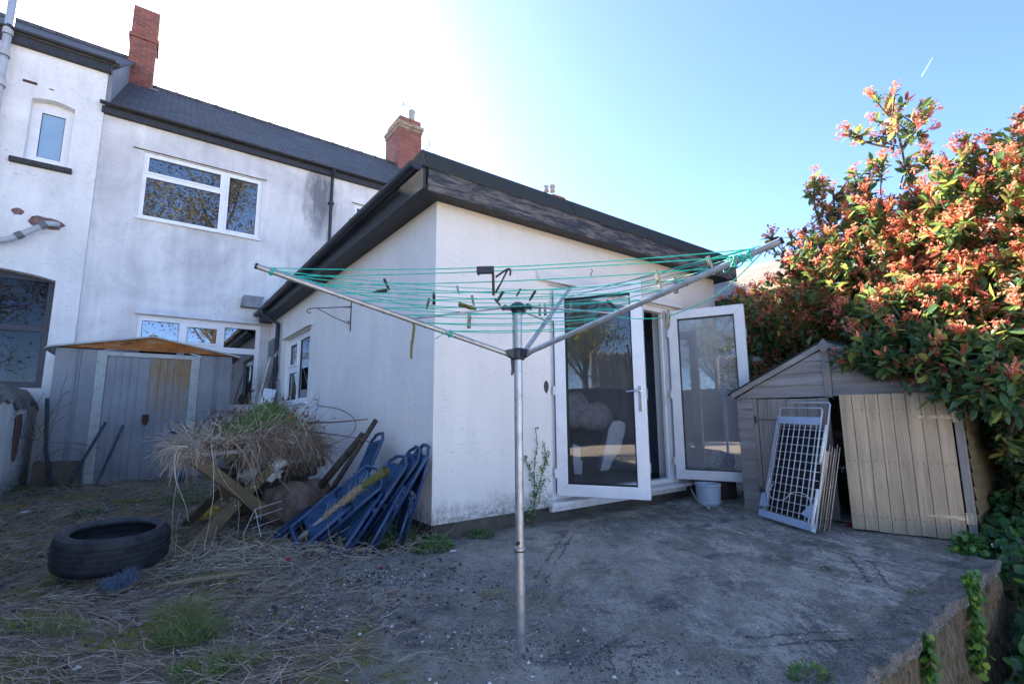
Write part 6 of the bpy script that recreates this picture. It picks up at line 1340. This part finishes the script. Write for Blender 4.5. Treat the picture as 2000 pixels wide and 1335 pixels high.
# moss, straw, twigs, gravel lying about (uncountable)
def region(n, x0, x1, yA, yB, f):
    x = RNG.uniform(x0, x1, n); y = RNG.uniform(yA, yB, n); k = RNG.uniform(size=n) < f(x, y); return x[k], y[k]
dens = lambda x, y: np.clip(.12 + .9 * np.clip((1.0 - x + .10 * y) / .8, 0, 1), 0, 1) * np.clip(.55 + .75 * vn(x, y, 3.1, 4), .05, 1) * np.where(y < 2.9 - x * .2, 1, .75)
x, y = region(22000, -2.2, 1.7, 1.9, 6.5, dens); n = len(x); P0 = np.stack([x, y, gh(x, y) + RNG.uniform(.002, .035, n)], 1)
flow = vn(x, y, 1.1, 9) * 2.5; D = np.stack([np.cos(flow), np.sin(flow), RNG.normal(size=n) * .10], 1) + rdir(n) * np.array([.75, .75, .12])
V, Fq, own, _ = strands(P0, D, RNG.uniform(.04, .26, n) * RNG.uniform(.5, 1.2, n), .16, RNG.uniform(.0010, .0026, n), 5, .05, gh); tag(npmesh('straw', V, Fq, 'straw', None, np.clip(RNG.normal(.5, .24, n), 0, 1)[own]), 'dry straw and grass stems strewn over the left of the yard', 'straw', kind='stuff')
x, y = region(5200, -2.2, 1.9, 5.2, 10.2, lambda x, y: .8 * (vn(x, y, 2.2, 2) > -.4)); n = len(x); P0 = np.stack([x, y, gh(x, y) + .01], 1); V, Fq, own, _ = strands(P0, rdir(n) * np.array([1, 1, .25]), RNG.uniform(.06, .4, n), .25, RNG.uniform(.0015, .0035, n), 5, .08, gh); tag(npmesh('dead_stems', V, Fq, 'straw', None, np.clip(RNG.normal(.38, .22, n), 0, 1)[own]), 'brown dead stems strewn in front of the metal shed', 'dead stems', kind='stuff')
# a swathe of thicker pale stems at the foot of the chairs and table
x, y = region(1500, .2, 2.0, 3.55, 4.6, lambda x, y: np.exp(-((y - 4.35 + .32 * x) / .22) ** 2)); n = len(x); P0 = np.stack([x, y, gh(x, y) + RNG.uniform(0, .07, n)], 1); V, Fq, own, _ = strands(P0, rdir(n) * np.array([1, .7, .25]), RNG.uniform(.1, .35, n), .32, RNG.uniform(.0016, .0034, n), 6, .1, gh); tag(npmesh('pale_roots', V, Fq, 'straw', None, np.clip(RNG.normal(.7, .18, n), 0, 1)[own]), 'pale matted roots heaped at the feet of the blue chairs', 'roots', kind='stuff')
x, y = region(90, -.3, 4.2, 1.4, 3.7, lambda x, y: .75 * (x < 2.6) + .25); n = len(x); P0 = np.stack([x, y, gh(x, y) + .004], 1); V, Fq, own, _ = strands(P0, rdir(n) * np.array([1, 1, .06]), RNG.uniform(.04, .2, n), .25, .0014, 6, .05, gh); tag(npmesh('loose_stems', V, Fq, 'straw', None, np.clip(RNG.normal(.7, .2, n), 0, 1)[own]), 'loose single stems on the bare concrete', 'stems', kind='stuff')
def pebbles(n, x0, x1, yA, yB, f, s, label, mean=.5, name='gravel'):
    x, y = region(n, x0, x1, yA, yB, f); n = len(x); s_ = np.minimum(RNG.lognormal(math.log(s), .45, n), s * 3); c_ = np.stack([x, y, gh(x, y) + s_ * .15], 1)
    oc = np.array([[1, 0, 0], [0, 1, 0], [-1, 0, 0], [0, -1, 0], [0, 0, .7], [0, 0, -.5], [.6, .6, .45], [-.6, .5, .4]]); 
    V = c_[:, None, :] + (oc[:6][None] * RNG.uniform(.6, 1.3, (n, 6, 1))) * s_[:, None, None]; a = RNG.uniform(0, PI, n); ca, sa = np.cos(a)[:, None], np.sin(a)[:, None]; dx, dy = V[:, :, 0] - c_[:, :1], V[:, :, 1] - c_[:, 1:2]; V[:, :, 0] = c_[:, :1] + dx * ca - dy * sa; V[:, :, 1] = c_[:, 1:2] + dx * sa + dy * ca
    T_ = np.array([[0, 1, 4], [1, 2, 4], [2, 3, 4], [3, 0, 4], [1, 0, 5], [2, 1, 5], [3, 2, 5], [0, 3, 5]]); Fq = ((np.arange(n) * 6)[:, None, None] + T_[None]).reshape(-1, 3); tag(npmesh(name, V.reshape(-1, 3), Fq, 'stones', None, np.repeat(np.clip(RNG.normal(mean, .3, n), 0, 1), 6)), label, 'gravel', kind='stuff')
pebbles(42000, -.2, 2.4, 1.2, 3.9, lambda x, y: np.clip(.15 + 1.1 * vn(x, y, 2.6, 6), .06, 1) * np.exp(-((x - .95) / .75) ** 2), .0045, 'fine gravel and crumbled concrete around the airer pole', .45)
pebbles(14000, 1.2, 5.3, 1.1, 3.7, lambda x, y: np.clip(.2 + vn(x, y, 1.9, 3), .05, 1), .0028, 'pale grit scattered over the patio', .75, 'grit')
pebbles(7000, -1.5, 1.9, 2.4, 8.5, lambda x, y: .7, .008, 'crumbs of soil and bark between the straw', .12, 'soil_crumbs')
n = 14000; x = RNG.normal(0, 1, n) * .42 - .48; y = RNG.normal(0, 1, n) * .6 + 4.6; x2 = RNG.normal(0, 1, n) * .4 + .25; y2 = RNG.normal(0, 1, n) * .5 + 7.6; x = np.concatenate([x, x2]); y = np.concatenate([y, y2]); k = (RNG.uniform(size=2 * n) < np.clip(.3 + vn(x, y, 4, 7), 0, 1)) & (x > -1.35); x, y = x[k], y[k]; n = len(x)
P0 = np.stack([x, y, gh(x, y)], 1); V, Fq, own, _ = strands(P0, rdir(n) * .7 + np.array([0, 0, 1.]), RNG.uniform(.006, .018, n), .1, .0018, 2); tag(npmesh('moss', V, Fq, 'moss', None, RNG.uniform(0, 1, n)[own]), 'yellow green moss patches on the ground behind and left of the tyre', 'moss', kind='stuff')
# bramble stems by the low wall and the shed
br_ = MB()
for k in range(14):
    a = Vector((-1.36 + random.uniform(-.04, .12), 9.6 + random.uniform(-.5, .5), random.uniform(.0, .8))); pts = [a]
    d = Vector((random.uniform(-.2, .9), random.uniform(-.8, .2), random.uniform(.3, 1))).normalized()
    for j in range(8): d = (d + Vector([random.gauss(0, .25) for _ in range(3)]) + Vector((0, 0, -.06))).normalized(); pts.append(pts[-1] + d * .13)
    br_.tube(pts, .0035, 4)
single('bramble', br_, 'twig', 'bare bramble stems sprawling between the low wall and the metal shed', 'bramble')

# ------------------------------------------------------------------ what the windows and doors mirror: behind and beside the photographer
rfn = thing('reed_fence', 'tan reed screen fence beyond the left side of the yard', 'fence', (-9, -1, 0))
mb = MB()
for k in range(44): y = -5.2 + k * .09; mb.tube([(-9 + .01 * math.sin(k), y, 2.0), (-9 + .02 * math.sin(k * 2.1), y, 3.4 + .06 * math.sin(k * 1.7))], .042, 5)
mb.build('reeds', 'bamboo', rfn)
mb = MB(); mb.box(-9.2, -9.06, -8, 5.4, -.1, 2.0); mb.build('gravel_board', 'soil_wood', rfn)
mb = MB(); mb.box(-9.12, -9.05, -5.2, -1.3, 2.9, 2.98); mb.build('rail', 'wood_grey_h', rfn)
def tree(name, label, c_, h, r, n, mat, lf=(.10, .2), sparse=.8):
    t = thing(name, label, 'tree', c_); m = MB(); top_ = Vector(c_) + Vector((0, 0, h * .8)); m.tube(spline([Vector(c_), Vector(c_) + Vector((.2, .1, h * .4)), top_], 6), [.22 * h / 9 * (1 - .8 * i / 12) for i in range(13)], 8); ends = []
    for k in range(26):
        z = random.uniform(.3, .8) * h; a = random.uniform(0, 2 * PI); p = Vector(c_) + Vector((0, 0, z)); e = p + Vector((math.cos(a) * r * random.uniform(.5, 1), math.sin(a) * r * random.uniform(.5, 1), random.uniform(.1, .35) * h)); md = p.lerp(e, .5) + Vector((0, 0, .1 * h * random.random())); s = spline([p, md, e], 5); m.tube(s, [.07 * (1 - .8 * i / 10) for i in range(11)], 5); ends += s[4:]
    m.build('trunk', 'bark', t); E_ = np.array([list(p) for p in ends]); P0 = E_[RNG.integers(0, len(E_), n)] + RNG.normal(size=(n, 3)) * r * .16; Lf = RNG.uniform(*lf, n); V, Fq, own = leaves(P0, rdir(n), Lf, Lf * .6); npmesh('crown', V, Fq, mat, t, RNG.uniform(0, 1, n)[own])
    P1 = E_[RNG.integers(0, len(E_), 900)]; V, Fq, own, _ = strands(P1, rdir(900) + np.array([0, 0, .3]), RNG.uniform(.4, 1.2, 900), .12, .012, 4); npmesh('twigs', V, Fq, 'debris', t, np.full(len(V), .9)); return t
tree('broadleaf_tree', 'tall brown leaved tree behind the photographer, nearest the right of the yard', (3.0, -13, -1), 18.5, 4.6, 20000, 'tree_leaf', (.08, .2))
tree('broadleaf_tree', 'tall brown leaved tree behind the photographer, in the middle', (-2.5, -14, -1), 15, 4.2, 12000, 'tree_leaf', (.08, .2))
tree('broadleaf_tree', 'smaller olive leaved tree behind the photographer, towards the left', (-8, -11, -1), 9, 3, 3500, 'tree_leaf')
tree('conifer_tree', 'yellow green tree beyond the reed fence', (-12, -2.2, 0), 7.5, 2.4, 6000, 'grass', (.08, .16))
tree('broadleaf_tree', 'bare branched tree beyond the reed fence', (-14, 3.5, 0), 7.5, 2.6, 900, 'tree_leaf')
fr_ = thing('board_fence', 'low wooden fence across the bottom of the lower garden', 'fence', (0, -9, -.95)); mb = MB()
for k in range(120): mb.box(-9 + k * .16, -9 + k * .16 + .15, -9.02, -9, -.95, .95)
mb.build('boards', 'wood_grey_v', fr_)
hs2 = thing('far_house', 'pale house with a steep roof beyond the reed fence', 'house', (-22, -1, 0)); mb = MB(); mb.box(-25, -20, 3.5, 10, -.1, 3.2); mb.build('wall', 'brick_buff', hs2); mb = MB(); mb.prism([(-25.2, 3.3, 3.2), (-19.8, 3.3, 3.2), (-22.5, 3.3, 5.6)], (0, 6.9, 0)); mb.build('roof', 'tile_brown', hs2)

# faint vapour trail high in the sky
p0, p1 = CAM + ray(1800, 150) * 1500, CAM + ray(1822, 112) * 1500
mcl = bpy.data.materials.new('vapour'); mcl.use_nodes = True; nt = mcl.node_tree; nt.nodes.remove(nt.nodes['Principled BSDF']); tr = nt.nodes.new('ShaderNodeBsdfTransparent'); df = nt.nodes.new('ShaderNodeBsdfDiffuse'); df.inputs[0].default_value = (.9, .92, .95, 1); tl_ = nt.nodes.new('ShaderNodeMixShader'); tl_.inputs[0].default_value = .35
nt.links.new(tr.outputs[0], tl_.inputs[1]); nt.links.new(df.outputs[0], tl_.inputs[2]); nt.links.new(tl_.outputs[0], nt.nodes['Material Output'].inputs[0]); MT['vapour'] = mcl
mb = MB(); mb.tube([p0, p0.lerp(p1, .5), p1], [1.9, 1.3, .6], 7); single('vapour_trail', mb, 'vapour', 'short thin white aircraft trail high in the clear blue sky', 'vapour trail')
